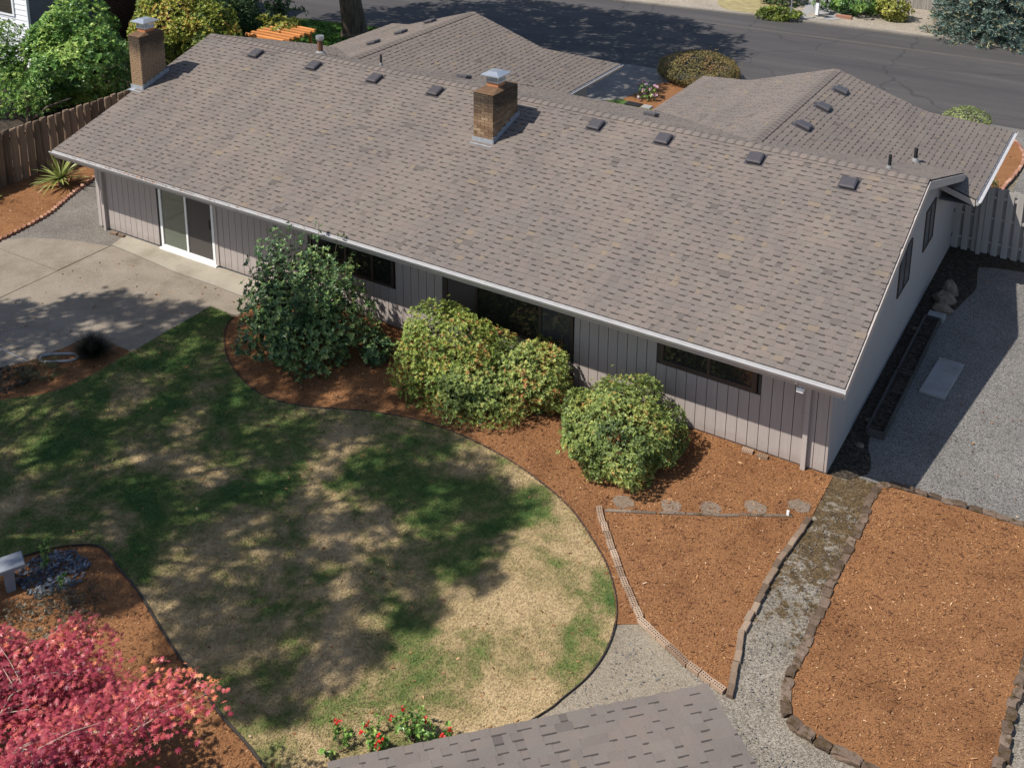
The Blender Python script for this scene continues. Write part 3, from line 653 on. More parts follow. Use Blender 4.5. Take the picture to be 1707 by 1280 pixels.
# windows and door
def window(x0, x1, z0, z1, mull, fm, gm, fw=.055, y=-.02, depth=.05, name='window'):
    g = G(); w = x1 - x0
    g.box(x0, y, z0, x1, y + depth, z0 + fw); g.box(x0, y, z1 - fw, x1, y + depth, z1)
    g.box(x0, y, z0 + fw, x0 + fw, y + depth, z1 - fw); g.box(x1 - fw, y, z0 + fw, x1, y + depth, z1 - fw)
    fr = part(name, g, fm); xs = [x0 + fw] + list(mull) + [x1 - fw]
    for mx in mull: ob('mullion', G().box(mx - .03, y + .004, z0 + fw, mx + .03, y + depth - .004, z1 - fw).mesh('mullion'), fm, fr)
    for i in range(len(xs) - 1):
        a = xs[i] + (.03 if i else 0); b = xs[i + 1] - (.03 if i < len(xs) - 2 else 0)
        ob('pane', G().box(a, y + .026, z0 + fw, b, y + .034, z1 - fw).mesh('pane'), gm[i % len(gm)], fr)
    return fr
dr = window(-16.6, -14.76, .06, 2.05, [-15.69], M['whiteframe'], [M['glass_reflection'], M['glass_screen']], .075, -.03, .08, 'sliding_door')
ob('handle', G().box(-14.9, -.05, .95, -14.87, -.032, 1.18).mesh('handle'), M['edging'], dr)
ob('threshold', G().box(-16.64, -.09, .012, -14.70, -.03, .058).mesh('threshold'), M['whiteframe'], dr)
part('door_trim', G().box(-14.755, -.022, .055, -14.66, -.001, 2.06), M['trim'])
window(-11.79, -9.44, .94, 2.05, [-10.75, -10.02], M['brownframe'], [M['glass_dark']])
window(-8.1, -5.07, .76, 2.05, [-7.33, -5.82], M['brownframe'], [M['glass_screen'], M['glass_dark'], M['glass_mid']])
window(-3.25, -1.35, 1.17, 1.77, [-2.27], M['brownframe'], [M['glass_dark']], .09)
for a, b, c, d in GW:
    g = G(); f = .028
    for q in ((a, c, b, c + f), (a, d - f, b, d), (a, c + f, a + f, d - f), (b - f, c + f, b, d - f), ((a + b) / 2 - .013, c + f, (a + b) / 2 + .013, d - f)): g.box(.002, q[0], q[1], .03, q[2], q[3])
    fr = part('window', g, M['brownframe']); ob('pane', G().box(.003, a + f, c + f, .012, b - f, d - f).mesh('pane'), M['glass_pale'], fr)
fl = part('floodlight', G().box(-.40, -.74, 2.04, -.32, -.66, 2.104).box(-.42, -.80, 1.97, -.30, -.70, 2.05), M['whitepaint'])
# roof vents
def roofvent(x, y, z, ax, ay):
    # low box vent; ax, ay: downhill direction
    d = Vector((ax, ay, -SL)).normalized(); s = Vector((-ay, ax, 0)); n = s.cross(d); n = n if n.z > 0 else -n
    mw = Matrix((s, -d, n)).transposed().to_4x4() @ Matrix.Scale(.82, 4) @ Matrix.Rotation(random.gauss(0, .03), 4, 'Z'); mw.translation = Vector((x, y, z)); g = G()
    g.box(-.17, -.19, .0, .17, .17, .07); b = .035
    i = len(g.v); r = [(-.19, -.22), (.19, -.22), (.19, .18), (-.19, .18)]; q = [(-.155, -.19), (.155, -.19), (.155, .15), (-.155, .15)]
    g.v += [(a, c, .05) for a, c in r] + [(a, c, .095) for a, c in r] + [(a, c, .125) for a, c in q]
    for j in range(4):
        k = (j + 1) % 4; g.f += [(i + j, i + k, i + 4 + k, i + 4 + j), (i + 4 + j, i + 4 + k, i + 8 + k, i + 8 + j)]; g.t += [.5, .5]
    g.f.append((i + 8, i + 9, i + 10, i + 11)); g.t.append(.5); g.f.append((i + 3, i + 2, i + 1, i)); g.t.append(.5)
    o = ob('roof_vent', g.mesh('roof_vent'), M['ventplastic'], house, mw)
    ob('vent_base', G().box(-.24, -.25, .008, .24, .26, .018).mesh('vent_base'), M['ventplastic'], o, mw)
for x in (-17.14, -15.1, -13.09, -11.22, -6.79, -5.13, -3.03, -1.03):
    y = 4.1 if x < -1.5 else 3.95; roofvent(x, y, SH(y), 0, -1)
for y in (10.4, 8.89, 7.34): roofvent(-3.04, y, W1['zr'] - SL * .51, 1, 0)
for y in (8.36, 9.72, 11.27): roofvent(-16.5, y, W2['zr'] - SL * 1.15, -1, 0)
roofvent(-6.68, 6.82, ZR - SL * (6.82 - R), 0, 1); roofvent(-12.35, 7.0, ZR - SL * (7.0 - R), 0, 1)
def pipe(x, y, z, h, r, mat, name='vent_pipe'):
    o = part(name, G().tube([(x, y, z - .05), (x, y, z + h)], r, 10), mat)
    ob('pipe_flashing', G().tube([(x, y, z - .04), (x, y, z + .05), (x, y, z + .09)], [r * 2.6, r * 1.7, r * 1.1], 10).mesh('pipe_flashing'), M['softflash'], o); return o
pipe(-.67, 8.48, W1['zr'] - SL * 2.88, .33, .045, M['blackpipe']); pipe(-.58, 5.35, ZR - SL * .8, .32, .035, M['blackpipe']); pipe(-13.98, 5.48, ZR - SL * .93, .3, .03, M['blackpipe'])
fp = pipe(-16.01, 5.39, ZR - SL * .84, .42, .075, M['rust'], 'flue_pipe')
ob('flue_cap', G().tube([(-16.01, 5.39, 4.14), (-16.01, 5.39, 4.19), (-16.01, 5.39, 4.27)], [.09, .115, .115], 12).mesh('flue_cap'), M['galv'], fp)
g = G()
for s in (-1, 1):       # flashing sheet of the wing pipe
    pass
# chimneys
def chimney(x0, x1, y0, y1, top, single, label):
    zb = SH(y0) - .25
    ch = part('chimney', G().box(x0 + .012, y0 + .012, zb, x1 - .012, y1 - .012, top - .01), M['mortar'], label=label)
    bl, bh, j = .2, .062, .009; rows = int((top - zb) / (bh + j)); coll = []
    lx, ly = x1 - x0, y1 - y0
    for r in range(rows):
        z = top - (r + 1) * (bh + j) + j; off = (r % 2) * bl / 2
        for face in range(4):
            ln = lx if face % 2 == 0 else ly; s = -off
            while s < ln - .02:
                a, b = max(s, 0) + j / 2, min(s + bl, ln) - j / 2; s += bl
                if b - a < .025: continue
                pr = random.uniform(-.003, .003)
                if face == 0: c = (x0 + a, y0 - pr, x0 + b, y0 + .04)
                elif face == 2: c = (x0 + a, y1 - .04, x0 + b, y1 + pr)
                elif face == 1: c = (x1 - .04, y0 + a, x1 + pr, y0 + b)
                else: c = (x0 - pr, y0 + a, x0 + .04, y0 + b)
                if face == 0 and 0: continue
                if z + bh < SH(c[1]) - .05 and face != 3: continue
                coll.append((face, (c[0], c[1], z, c[2], c[3], z + bh)))
    if single:
        for f, c in coll:
            if f < 2:
                cx, cy, cz = (c[0] + c[3]) / 2, (c[1] + c[4]) / 2, (c[2] + c[5]) / 2
                ob('brick', G().box(c[0] - cx, c[1] - cy, c[2] - cz, c[3] - cx, c[4] - cy, c[5] - cz).mesh('brick'), M['chimbrick'], ch, T(cx, cy, cz))
    rest = [G().box(*c) for f, c in coll if not (single and f < 2)]
    if rest: ob('brick_courses', merge(rest).mesh('brick_courses'), M['chimbrick'], ch, kind='stuff')
    cx, cy = (x0 + x1) / 2, (y0 + y1) / 2
    g = G(); i = 0; g.v += [(x0 - .015, y0 - .015, top), (x1 + .015, y0 - .015, top), (x1 + .015, y1 + .015, top), (x0 - .015, y1 + .015, top), (cx - .16, cy - .16, top + .06), (cx + .16, cy - .16, top + .06), (cx + .16, cy + .16, top + .06), (cx - .16, cy + .16, top + .06)]
    for q in ((3, 2, 1, 0), (4, 5, 6, 7), (0, 1, 5, 4), (1, 2, 6, 5), (2, 3, 7, 6), (3, 0, 4, 7)): g.f.append(q); g.t.append(.5)
    ob('chimney_crown', g.mesh('chimney_crown'), M['crown'], ch)
    ob('flue', G().box(cx - .15, cy - .15, top + .03, cx + .15, cy + .15, top + .17).mesh('flue'), M['clay'], ch)
    g = G(); t = top + .17
    g.box(cx - .165, cy - .165, t - .03, cx + .165, cy + .165, t + .012)
    for sx in (-1, 1):
        for sy in (-1, 1): g.box(cx + sx * .15 - .01, cy + sy * .15 - .01, t, cx + sx * .15 + .01, cy + sy * .15 + .01, t + .15)
    for sx in (-1, 1):
        for q in np.linspace(-.14, .14, 12):
            g.box(cx + sx * .152 - .003, cy + q - .003, t, cx + sx * .152 + .003, cy + q + .003, t + .15); g.box(cx + q - .003, cy + sx * .152 - .003, t, cx + q + .003, cy + sx * .152 + .003, t + .15)
    b = len(g.v); z = t + .15; g.v += [(cx - .25, cy - .27, z), (cx + .25, cy - .27, z), (cx + .25, cy + .27, z), (cx - .25, cy + .27, z), (cx - .25, cy - .27, z + .02), (cx + .25, cy - .27, z + .02), (cx + .25, cy + .27, z + .02), (cx - .25, cy + .27, z + .02), (cx - .1, cy - .12, z + .085), (cx + .1, cy - .12, z + .085), (cx + .1, cy + .12, z + .085), (cx - .1, cy + .12, z + .085)]
    for q in ((3, 2, 1, 0), (0, 1, 5, 4), (1, 2, 6, 5), (2, 3, 7, 6), (3, 0, 4, 7), (4, 5, 9, 8), (5, 6, 10, 9), (6, 7, 11, 10), (7, 4, 8, 11), (8, 9, 10, 11)): g.f.append(tuple(b + k for k in q)); g.t.append(.5)
    ob('chimney_cap', g.mesh('chimney_cap'), M['galv'], ch)
    # apron and stepped flashing on the side towards the camera
    g = G(); g.box(x0 - .04, y0 - .14, SH(y0 - .14) + .012, x1 + .05, y0 - .006, SH(y0 - .14) + .022); g.box(x0 - .03, y0 - .02, SH(y0) - .03, x1 + .03, y0 - .008, SH(y0) + .10)
    ob('apron_flashing', g.mesh('apron_flashing'), M['flash'], ch)
    n = 6
    for k in range(n):
        ya = y0 - .02 + (ly + .04) * k / n; yb = y0 + (ly + .04) * (k + 1) / n + .02
        ob('step_flashing', G().box(x1 + .008 + .003 * (k % 2), ya, SH(ya) - .04, x1 + .016 + .003 * (k % 2), yb, SH(yb) + .10).mesh('step_flashing'), M['flash'], ch)
    return ch
chimney(-9.24, -8.72, 2.79, 3.86, 4.62, True, 'sooty brick chimney rising in the middle of the roof')
chimney(-19.47, -19.05, 1.83, 2.66, 4.60, False, 'tan brick chimney at the left end of the roof')

# ---------------------------------------------------------------- shed in the foreground
shed = thing('garden_shed', 'low shingled shed roof corner in front of the lawn and roses', 'shed', (.5, -9.5, 0))
q = math.sqrt(.5); SS = .171; A0 = Vector((.61, -7.17, 2.0)); LS = 4.36
esx = Vector((-q, -q, 0)); etx = Vector((q, -q, SS)).normalized()
g = G(); dn = esx.cross(etx); dn = dn if dn.z > 0 else -dn
c = [A0, A0 + esx * LS, A0 + esx * LS + etx * 3.4, A0 + etx * 3.4]
lo = [p - dn * .02 for p in c]; lw = [p - dn * .12 for p in c]
g.face(lo[::-1] if (lo[1] - lo[0]).cross(lo[2] - lo[0]).z < 0 else lo, .5); g.face(lw, .5)
for i in range(4): k = (i + 1) % 4; g.face([lw[i], lw[k], lo[k], lo[i]], .3)
sroof = ob('shed_roof', g.mesh('shed_roof'), M['shingle'], shed)
sp = shingles(A0, esx, etx, 3.4, lambda t: 0, lambda t: LS, seed=41, odd=.7)
lay(sp, sroof, 300)
g = G(); ii = [A0 + esx * .35 + etx * .35, A0 + esx * (LS - .35) + etx * .35, A0 + esx * (LS - .35) + etx * 3.1, A0 + esx * .35 + etx * 3.1]
i = 0; g.v += [(p.x, p.y, -.02) for p in ii] + [(p.x, p.y, p.z - .12) for p in ii]
for qd in ((0, 1, 5, 4), (1, 2, 6, 5), (2, 3, 7, 6), (3, 0, 4, 7), (4, 5, 6, 7), (3, 2, 1, 0)): g.f.append(qd); g.t.append(.5)
ob('shed_wall', g.mesh('shed_wall'), M['siding'], shed)
# ---------------------------------------------------------------- edgings, stones, small things
def cored_brick(L=.2, Wd=.095, H=.06):
    # brick with two rows of core holes sunk into its top
    g = G(); g.box(-L / 2, -Wd / 2, 0, L / 2, Wd / 2, H - .012, .5)
    nx, ny = 11, 5; xs = [-L / 2 + L * i / nx for i in range(nx + 1)]; ys = [-Wd / 2 + Wd * i / ny for i in range(ny + 1)]
    z1, z0 = H, H - .035
    for i in range(nx):
        for j in range(ny):
            hole = i % 2 == 1 and j % 2 == 1; z = z0 if hole else z1
            if hole:
                for (a, b), (c, d) in (((xs[i], ys[j]), (xs[i + 1], ys[j])), ((xs[i + 1], ys[j]), (xs[i + 1], ys[j + 1])), ((xs[i + 1], ys[j + 1]), (xs[i], ys[j + 1])), ((xs[i], ys[j + 1]), (xs[i], ys[j]))):
                    g.face([(a, b, z1), (c, d, z1), (c, d, H - .0121), (a, b, H - .0121)], 0)
            g.face([(xs[i], ys[j], z if not hole else H - .0115), (xs[i + 1], ys[j], z if not hole else H - .0115), (xs[i + 1], ys[j + 1], z if not hole else H - .0115), (xs[i], ys[j + 1], z if not hole else H - .0115)], 0 if hole else 1)
    for a, b in (((-L / 2, -Wd / 2), (L / 2, -Wd / 2)), ((L / 2, -Wd / 2), (L / 2, Wd / 2)), ((L / 2, Wd / 2), (-L / 2, Wd / 2)), ((-L / 2, Wd / 2), (-L / 2, -Wd / 2))):
        g.face([(*a, H - .0125), (*b, H - .0125), (*b, H), (*a, H)], 1)
    me = g.mesh('brick'); me.materials.append(M['corebrick']); me.materials.append(M['brickhole'])
    me.polygons.foreach_set('material_index', [1 if t == 0 else 0 for t in g.t]); return me
CB = cored_brick()
PB = [G().bbox(-.1, -.047, 0, .1, .047, .062, .006).mesh('brick') for _ in range(1)]
def rough_block(sx, sy, sz, seed):
    r = np.random.default_rng(seed); g = G(); n = 3
    V = []; 
    for k, z in enumerate((0, .55, .9, 1)):
        s = (1, 1.02, .97, .86)[k]
        ring = [(-1, -1), (0, -1.03), (1, -1), (1.03, 0), (1, 1), (0, 1.03), (-1, 1), (-1.03, 0)]
        V.append([(x * sx / 2 * s + r.normal(0, .011), y * sy / 2 * s + r.normal(0, .011), z * sz + (r.normal(0, .005) if k else 0)) for x, y in ring])
    for k in range(3):
        for j in range(8): g.face([V[k][j], V[k][(j + 1) % 8], V[k + 1][(j + 1) % 8], V[k + 1][j]])
    g.face(V[3]); return g.mesh('block')
BLK = [rough_block(.20, .125, .085, i) for i in range(8)]
def along(pts, step):
    P = [Vector((*p, 0)) for p in pts]; out = []; acc = step / 2
    for a, b in zip(P[:-1], P[1:]):
        l = (b - a).length; d = (b - a) / l
        while acc < l: out.append((a + d * acc, math.atan2(d.y, d.x))); acc += step
        acc -= l
    return out
CACHE = {}
def recol(me, mat):
    k = (me.name, mat.name)
    if k in CACHE: return CACHE[k]
    q = me.copy(); q.materials.clear(); q.materials.append(mat); return q
def edging(name, label, cat, pts, step, meshes, mat, jit=.006, z=0, piece='brick', rot=0, tilt=.03, lean=0.0):
    t = thing(name, label, cat, (*pts[0], 0))
    for i, (p, a) in enumerate(along(pts, step)):
        me = meshes[i % len(meshes)] if len(meshes) < 3 else random.choice(meshes)
        o = ob(piece, (me if len(me.materials) == 0 or mat is None or me.materials[0] == mat else CACHE.setdefault((me.name, mat.name), recol(me, mat))), mat, t, T(p.x + random.gauss(0, jit), p.y + random.gauss(0, jit), z + random.uniform(-.006, .004), a + rot + random.gauss(0, tilt), random.gauss(0, tilt * .7), lean + random.gauss(0, tilt * .5)))
    return t
edging('brick_edging', 'left side of the triangular bed, tan cored bricks with rows of holes', 'brick edging', [(-3.0, -2.86), (-2.63, -3.32), (-2.0, -4.05), (-1.31, -4.75), (-.5, -5.1), (.16, -5.28)], .207, [CB], None)
edging('brick_edging', 'right side of the triangular bed beside the mossy gravel path, brown brick edging', 'brick edging', [(.10, -1.27), (.0, -2.82), (.03, -4.2), (.29, -5.34)], .205, PB, M['brownbrick'], .01, 0, 'brick', 0, .05)
ES_STEP = .45
ES = [G().bbox(-.218, -.028, -.02, .218, .028, .034, .008).mesh('edging_stone')]
edging('stone_edging', 'thin grey concrete edging across the top of the triangular bed below the stepping stones', 'stone edging', [(-2.9, -2.87), (-2.05, -2.44), (-1.15, -1.93), (.02, -1.25)], ES_STEP, ES, M['edgestone'], .014, 0, 'edging_stone')
REC = [(3.6, .42), (2.4, .36), (1.3, .30), (.98, .22), (.88, .0), (.88, -1.0), (.86, -2.2), (.88, -3.7), (.9, -4.7), (1.02, -5.15), (1.35, -5.36), (2.2, -5.47), (3.5, -5.5)]
edging('block_wall', 'mossy brown block border on the path and house sides of the large bark bed', 'block border', spline(REC, 3), .215, BLK, M['oldblock'], .012, 0, 'block')
edging('block_wall', 'mossy brown block border along the right edge of the large bark bed', 'block border', [(3.74, .5), (3.70, -1.5), (3.63, -2.8), (3.58, -3.7), (3.6, -4.4), (3.55, -5.3)], .215, BLK, M['oldblock'], .012, 0, 'block')
edging('brick_edging', 'pinkish brick edging set at an angle between yucca bed and gravel', 'brick edging', [(x + .03, y) for x, y in LM], .15, PB, M['redbrick'], .004, -.005, 'brick', 0, .06, .62)
edging('brick_edging', 'pinkish brick edging round the bark bed past the right roof gutter', 'brick edging', spline([(.42, 14.0), (.62, 15.9), (.72, 17.6), (.47, 18.7), (.15, 19.4), (-.4, 19.6)], 4), .21, PB, M['redbrick'], .008, 0)
# black plastic strip round the lawn
g = G(); pts = [(-13.47, -1.46)] + [(x + .012, y + .012) for x, y in BE]
for a, b in zip(pts[1:-1], pts[2:]):
    g.face([(a[0], a[1], 0), (b[0], b[1], 0), (b[0], b[1], .03), (a[0], a[1], .03)]); dx, dy = b[0] - a[0], b[1] - a[1]; l = math.hypot(dx, dy); nx, ny = -dy / l * .014, dx / l * .014
    g.face([(a[0], a[1], .03), (b[0], b[1], .03), (b[0] + nx, b[1] + ny, .03), (a[0] + nx, a[1] + ny, .03)]); g.face([(a[0] + nx, a[1] + ny, .03), (b[0] + nx, b[1] + ny, .03), (b[0] + nx, b[1] + ny, 0), (a[0] + nx, a[1] + ny, 0)])
tag(ob('lawn_edging', g.mesh('lawn_edging'), M['edging']), 'black plastic edging strip curving round the lawn', 'lawn edging')
g = G()
for a, b in zip(LB[4:-1], LB[5:]):
    g.face([(a[0], a[1], 0), (b[0], b[1], 0), (b[0], b[1], .045), (a[0], a[1], .045)]); g.face([(a[0], a[1], .045), (b[0], b[1], .045), (b[0] - .02, b[1] - .02, .045), (a[0] - .02, a[1] - .02, .045)]); g.face([(a[0] - .02, a[1] - .02, .045), (b[0] - .02, b[1] - .02, .045), (b[0] - .02, b[1] - .02, 0), (a[0] - .02, a[1] - .02, 0)])
tag(ob('lawn_edging', g.mesh('lawn_edging'), M['edging']), 'black edging strip between the lawn and the red maple bed', 'lawn edging')
# stepping stones
SL_ = ['leftmost stepping stone with a small pit, nearest the front round bush', 'faint second stepping stone from the front bush, mostly under bark', 'dark bark covered stepping stone in the middle of the row of five', 'broad grey stepping stone, fourth in the row from the bush', 'round clean grey stepping stone nearest the white stake']
for i, (x, y) in enumerate([(-2.70, -2.52), (-1.98, -2.18), (-1.39, -1.88), (-.74, -1.47), (-.13, -1.05)]):
    r = np.random.default_rng(50 + i); n = 16; a0 = [.19 + .02 * r.normal() for _ in range(n)]
    poly = [(x + a0[k] * (.6 if False else 1) * math.cos(2 * math.pi * k / n), y + a0[k] * .85 * math.sin(2 * math.pi * k / n)) for k in range(n)]
    o = ob('stepping_stone', G().prism(poly, -.03, (.014, .010, .009, .014, .017)[i]).mesh('stepping_stone'), M['stepstone']); tag(o, SL_[i], 'stepping stone', 'stepping stones in the bark bed')
tag(ob('stake', G().box(-.245, -1.40, 0, -.205, -1.37, .11).mesh('stake'), M['whitepaint']), 'small white stake beside the thin grey edging', 'stake')
tag(ob('concrete_slab', G().bbox(-.25, -.74, 0, .25, .74, .05, .01).mesh('concrete_slab'), M['concrete_slab'], None, T(1.10, 4.22, .0, -.06)), 'loose rectangular concrete slab lying on the shaded gravel yard', 'slab')
# long planter frames along the gable wall
def trough(x0, x1, y0, y1, label):
    t = thing('planter_frame', label, 'planter', (x0, y0, 0)); h, w = .14, .035
    for a in ((x0, y0, x0 + w, y1), (x1 - w, y0, x1, y1), (x0 + w, y0, x1 - w, y0 + w), (x0 + w, y1 - w, x1 - w, y1)): ob('side_board', G().box(a[0], a[1], 0, a[2], a[3], h).mesh('side_board'), M['timber'], t)
    ob('soil', G().box(x0 + w, y0 + w, 0, x1 - w, y1 - w, .07).mesh('soil'), M['soil'], t)
    for k in range(1, 3):
        y = y0 + (y1 - y0) * k / 3; ob('cross_bar', G().box(x0 + w, y, .05, x1 - w, y + .03, .11).mesh('cross_bar'), M['timber'], t)
trough(.27, .62, 1.55, 3.85, 'long dark planter frame on the ground nearer the house corner'); trough(.27, .62, 3.92, 6.45, 'long dark planter frame on the ground farther from the house corner')
tag(ob('paving_block', G().bbox(.30, 6.5, 0, .66, 6.78, .10, .01).mesh('paving_block'), M['concrete_slab']), 'pale concrete block at the far end of the planter frames', 'block')
def rock(x, y, z, s, seed, label, mat='rock'):
    r = np.random.default_rng(seed); th = np.linspace(0, 2 * np.pi, 11)[:-1]; g = G(); V = []
    for k, (zz, sc) in enumerate(((0, .95), (.35, 1.05), (.75, .8), (1.0, .35))):
        V.append([(x + s[0] * sc * math.cos(t) * (1 + r.normal(0, .13)), y + s[1] * sc * math.sin(t) * (1 + r.normal(0, .13)), z + s[2] * zz * (1 + r.normal(0, .06))) for t in th])
    for k in range(3):
        for j in range(10): g.face([V[k][j], V[k][(j + 1) % 10], V[k + 1][(j + 1) % 10], V[k + 1][j]])
    g.face(V[3]); return tag(ob('rock', g.mesh('rock'), M[mat]), label, 'rock', 'rocks by the gable wall')
rock(.52, 7.0, 0, (.2, .17, .22), 1, 'brown rock nearest the planter frames in the shaded pile'); rock(.48, 7.45, 0, (.24, .22, .28), 2, 'largest brown rock in the shaded pile by the gable wall'); rock(.50, 7.95, 0, (.17, .16, .34), 3, 'light topped upright rock at the far end of the pile')
rock(.22, 2.0, 0, (.07, .06, .06), 4, 'small pale stone in the dark strip between wall and nearer planter'); rock(.28, 1.15, 0, (.09, .07, .05), 5, 'flat grey stone just in front of the nearer planter frame'); rock(.20, 5.9, 0, (.07, .06, .05), 6, 'small stone between gable wall and farther planter')
for x, y, l, m, rz in ((-18.25, -.12, 'red brick against the wall foot right beside the left downspout', 'redbrick', .1), (-17.98, -.11, 'red brick at the wall foot touching the pale concrete strip', 'redbrick', -.05),
                   (-1.40, -.10, 'tan cored brick under the siding left of its neighbour', 'corebrick', .05), (-1.12, -.12, 'tan brick under the siding nearer the right downspout', 'corebrick', .12)):
    tag(ob('loose_brick', PB[0] if m == 'redbrick' else CB.copy(), M[m] if m == 'redbrick' else None, None, T(x, y, .0, rz)), l, 'brick')
# bench, hose loop
t = thing('bench', 'grey stone bench slab at the left edge of the lawn', 'bench', (-9.9, -9.3, 0)); mw = T(-9.665, -8.92, 0, math.atan2(-.89, -.45))
ob('seat', G().bbox(0, -.17, .385, 1.25, .17, .45, .012).mesh('seat'), M['benchstone'], t, mw)
for x in (.16, .95): ob('leg', G().box(x, -.12, 0, x + .13, .12, .385).mesh('leg'), M['benchstone'], t, mw)
pts = [(-14.52 + .30 * math.cos(a) * 1.0 - .10 * math.sin(a), -4.62 + .22 * math.cos(a) + .13 * math.sin(a), .03 + .01 * math.sin(3 * a)) for a in np.linspace(0, 6.0, 30)]
pts += [(-14.2, -4.38, .03), (-14.1, -4.25, .025), (-13.98, -4.2, .02)]
tag(ob('hose', G().tube(pts, .028, 8).mesh('hose', True), M['hose']), 'grey looped hose lying at the edge of the patio bed', 'hose')
# fences
def pale_mesh(seed):
    r = random.Random(seed); g = G(); n = 7; h = 1.6 + r.uniform(-.015, .02); V = []
    for z, s in ((0, 1.03), (h * .5, 1), (h - .05, .97), (h, .8)): V.append([(.108 * s * math.cos(math.pi * k / (n - 1)) + r.gauss(0, .003), -.07 * s * math.sin(math.pi * k / (n - 1)), z + r.gauss(0, .006) * (z > 0)) for k in range(n)] + [(-.108 * s, .02, z), (.108 * s, .02, z)])
    m = n + 2
    for k in range(3):
        for j in range(m): g.face([V[k][j], V[k][(j + 1) % m], V[k + 1][(j + 1) % m], V[k + 1][j]])
    g.face(V[3][::-1]); return g.mesh('paling')
PAL = [pale_mesh(i) for i in range(5)]
t = thing('paling_fence', 'weathered brown half-round paling fence behind the yucca', 'fence', (-23.3, 3, 0)); y = -1.2; i = 0
while y < 8.2:
    ob('paling', PAL[i % 5], M['fencewood'], t, T(-23.3, y, -.02, math.pi / 2 + random.gauss(0, .05), random.gauss(0, .006), random.gauss(0, .006))); y += .245 + random.uniform(-.008, .012); i += 1
for z in (.35, 1.25): ob('rail', G().box(-23.40, -1.3, z, -23.34, 8.3, z + .09).mesh('rail'), M['fencewood'], t)
t = thing('board_fence', 'taupe board on board fence beside the right gable wall', 'fence', (2, 10.55, 0)); x = .03; k = 0
BD = G().box(-.075, -.01, 0, .075, .01, 1.74).mesh('board')
while x < 6.2:
    ob('board', BD, M['boardfence'], t, T(x + .075, 10.50, .02 + random.uniform(-.01, .02), 0, 0, random.gauss(0, .004))); ob('board', BD, M['boardfence'], t, T(x + .19, 10.60, .02 + random.uniform(-.01, .02))); x += .232
for z in (.30, .95, 1.5): ob('rail', G().box(0.01, 10.512, z, 6.2, 10.588, z + .075).mesh('rail'), M['boardfence'], t)
for xx in (.62, 2.9, 5.2): ob('post', G().box(xx, 10.42, -.05, xx + .1, 10.488, 1.8).mesh('post'), M['boardfence'], t)
# ---------------------------------------------------------------- scattered ground cover
def flat_scatter(name, P, z, lo, hi, wid, mat, tilt=.5, tonep=1.0, lift=.01):
    n = len(P); a = rng.uniform(0, 2 * np.pi, n); l = rng.uniform(lo, hi, n); w = wid * l * rng.uniform(.6, 1.2, n)
    dx = np.stack([np.cos(a), np.sin(a), rng.normal(0, tilt, n)], 1) * l[:, None] / 2; dy = np.stack([-np.sin(a), np.cos(a), rng.normal(0, tilt, n)], 1) * w[:, None] / 2
    c = np.concatenate([P, (z + rng.uniform(0, lift, n))[:, None]], 1)
    V = np.stack([c - dx * .9 - dy * .5, c + dx * .1 - dy, c + dx - dy * .2, c + dx * .2 + dy, c - dx + dy * .6], 1)
    F = np.arange(n * 5).reshape(n, 5)
    return ob(name, npmesh(name, V, F, np.repeat(rng.random(n) ** tonep, 5)), mat, kind='stuff')
def clip(P, z=0): return P[inframe(np.concatenate([P, np.full((len(P), 1), z)], 1))]
MB = [(-12.72, -1.6), (-12.6, 0), (.1, 0), (.12, -1.25), (.0, -2.8), (.04, -4.2), (.2, -5.2), (-.48, -5.05), (-1.29, -4.72), (-1.64, -4.95)] + list(reversed([p for p in BE if p[1] > -4.9]))
P1 = clip(sample(MB, 1000)); P2 = clip(sample([(.95, .15), (3.6, .35), (3.6, -5.3), (2.19, -5.35), (1.2, -5.2), (.95, -4.8)], 1300)); P3 = clip(sample(LB + [(-3.4, -12), (-12, -12)], 900)); P4 = clip(sample(PKT + list(reversed(PK))[1:-1], 900)); P5 = clip(sample(LM + [(-23.2, 6.0), (-23.2, -2.6)], 500)); P6 = clip(sample([(-12.0, 16.4), (-11.7, 18.5), (-10.7, 20.1), (-7.6, 20.3), (-7.6, 15.7)], 120)); P7 = clip(sample([(-1.5, 10.9), (.3, 10.9), (.55, 15.9), (.65, 17.6), (.4, 18.7), (.1, 19.3), (-1.8, 19.6)], 200))
for P, z in ((P1, .01), (P2, .054), (P3, .008), (P4, .008), (P5, .016), (P6, .004), (P7, .004)):
    flat_scatter('bark_chips', P, z, .012, .042, .4, M['chip'], .3, 1.25, .01)
    k = rng.random(len(P)) < .035; Q = P[k] + rng.normal(0, .03, (int(k.sum()), 2)); flat_scatter('bark_chunks', Q, z + .004, .045, .10, .3, M['chip'], .25, 1.9, .012)
# lawn: tufts of blades
P = clip(sample(LAWN, 2600)); n = len(P)
def tufts(name, P, z, h0, h1, w, mat, per=2):
    P = np.repeat(P, per, 0) + rng.normal(0, .012, (len(P) * per, 2)); n = len(P); a = rng.uniform(0, 2 * np.pi, n); h = rng.uniform(h0, h1, n); le = rng.uniform(.3, 1.3, n) * h
    b = np.concatenate([P, np.full((n, 1), z)], 1); s = np.stack([-np.sin(a), np.cos(a), 0 * a], 1) * w / 2; tip = b + np.stack([np.cos(a) * le, np.sin(a) * le, h], 1)
    V = np.stack([b - s, b + s, tip], 1); return ob(name, npmesh(name, V, np.arange(n * 3).reshape(n, 3), np.repeat(rng.random(n), 3)), mat, kind='stuff')
tufts('grass', P, .01, .012, .034, .012, M['grass'])
tufts('grass', clip(sample([(-30, 14), (-21, 13), (-21, 19.2), (-25, 19.1), (-30, 18)], 60)), -.01, .05, .12, .05, M['lush'])
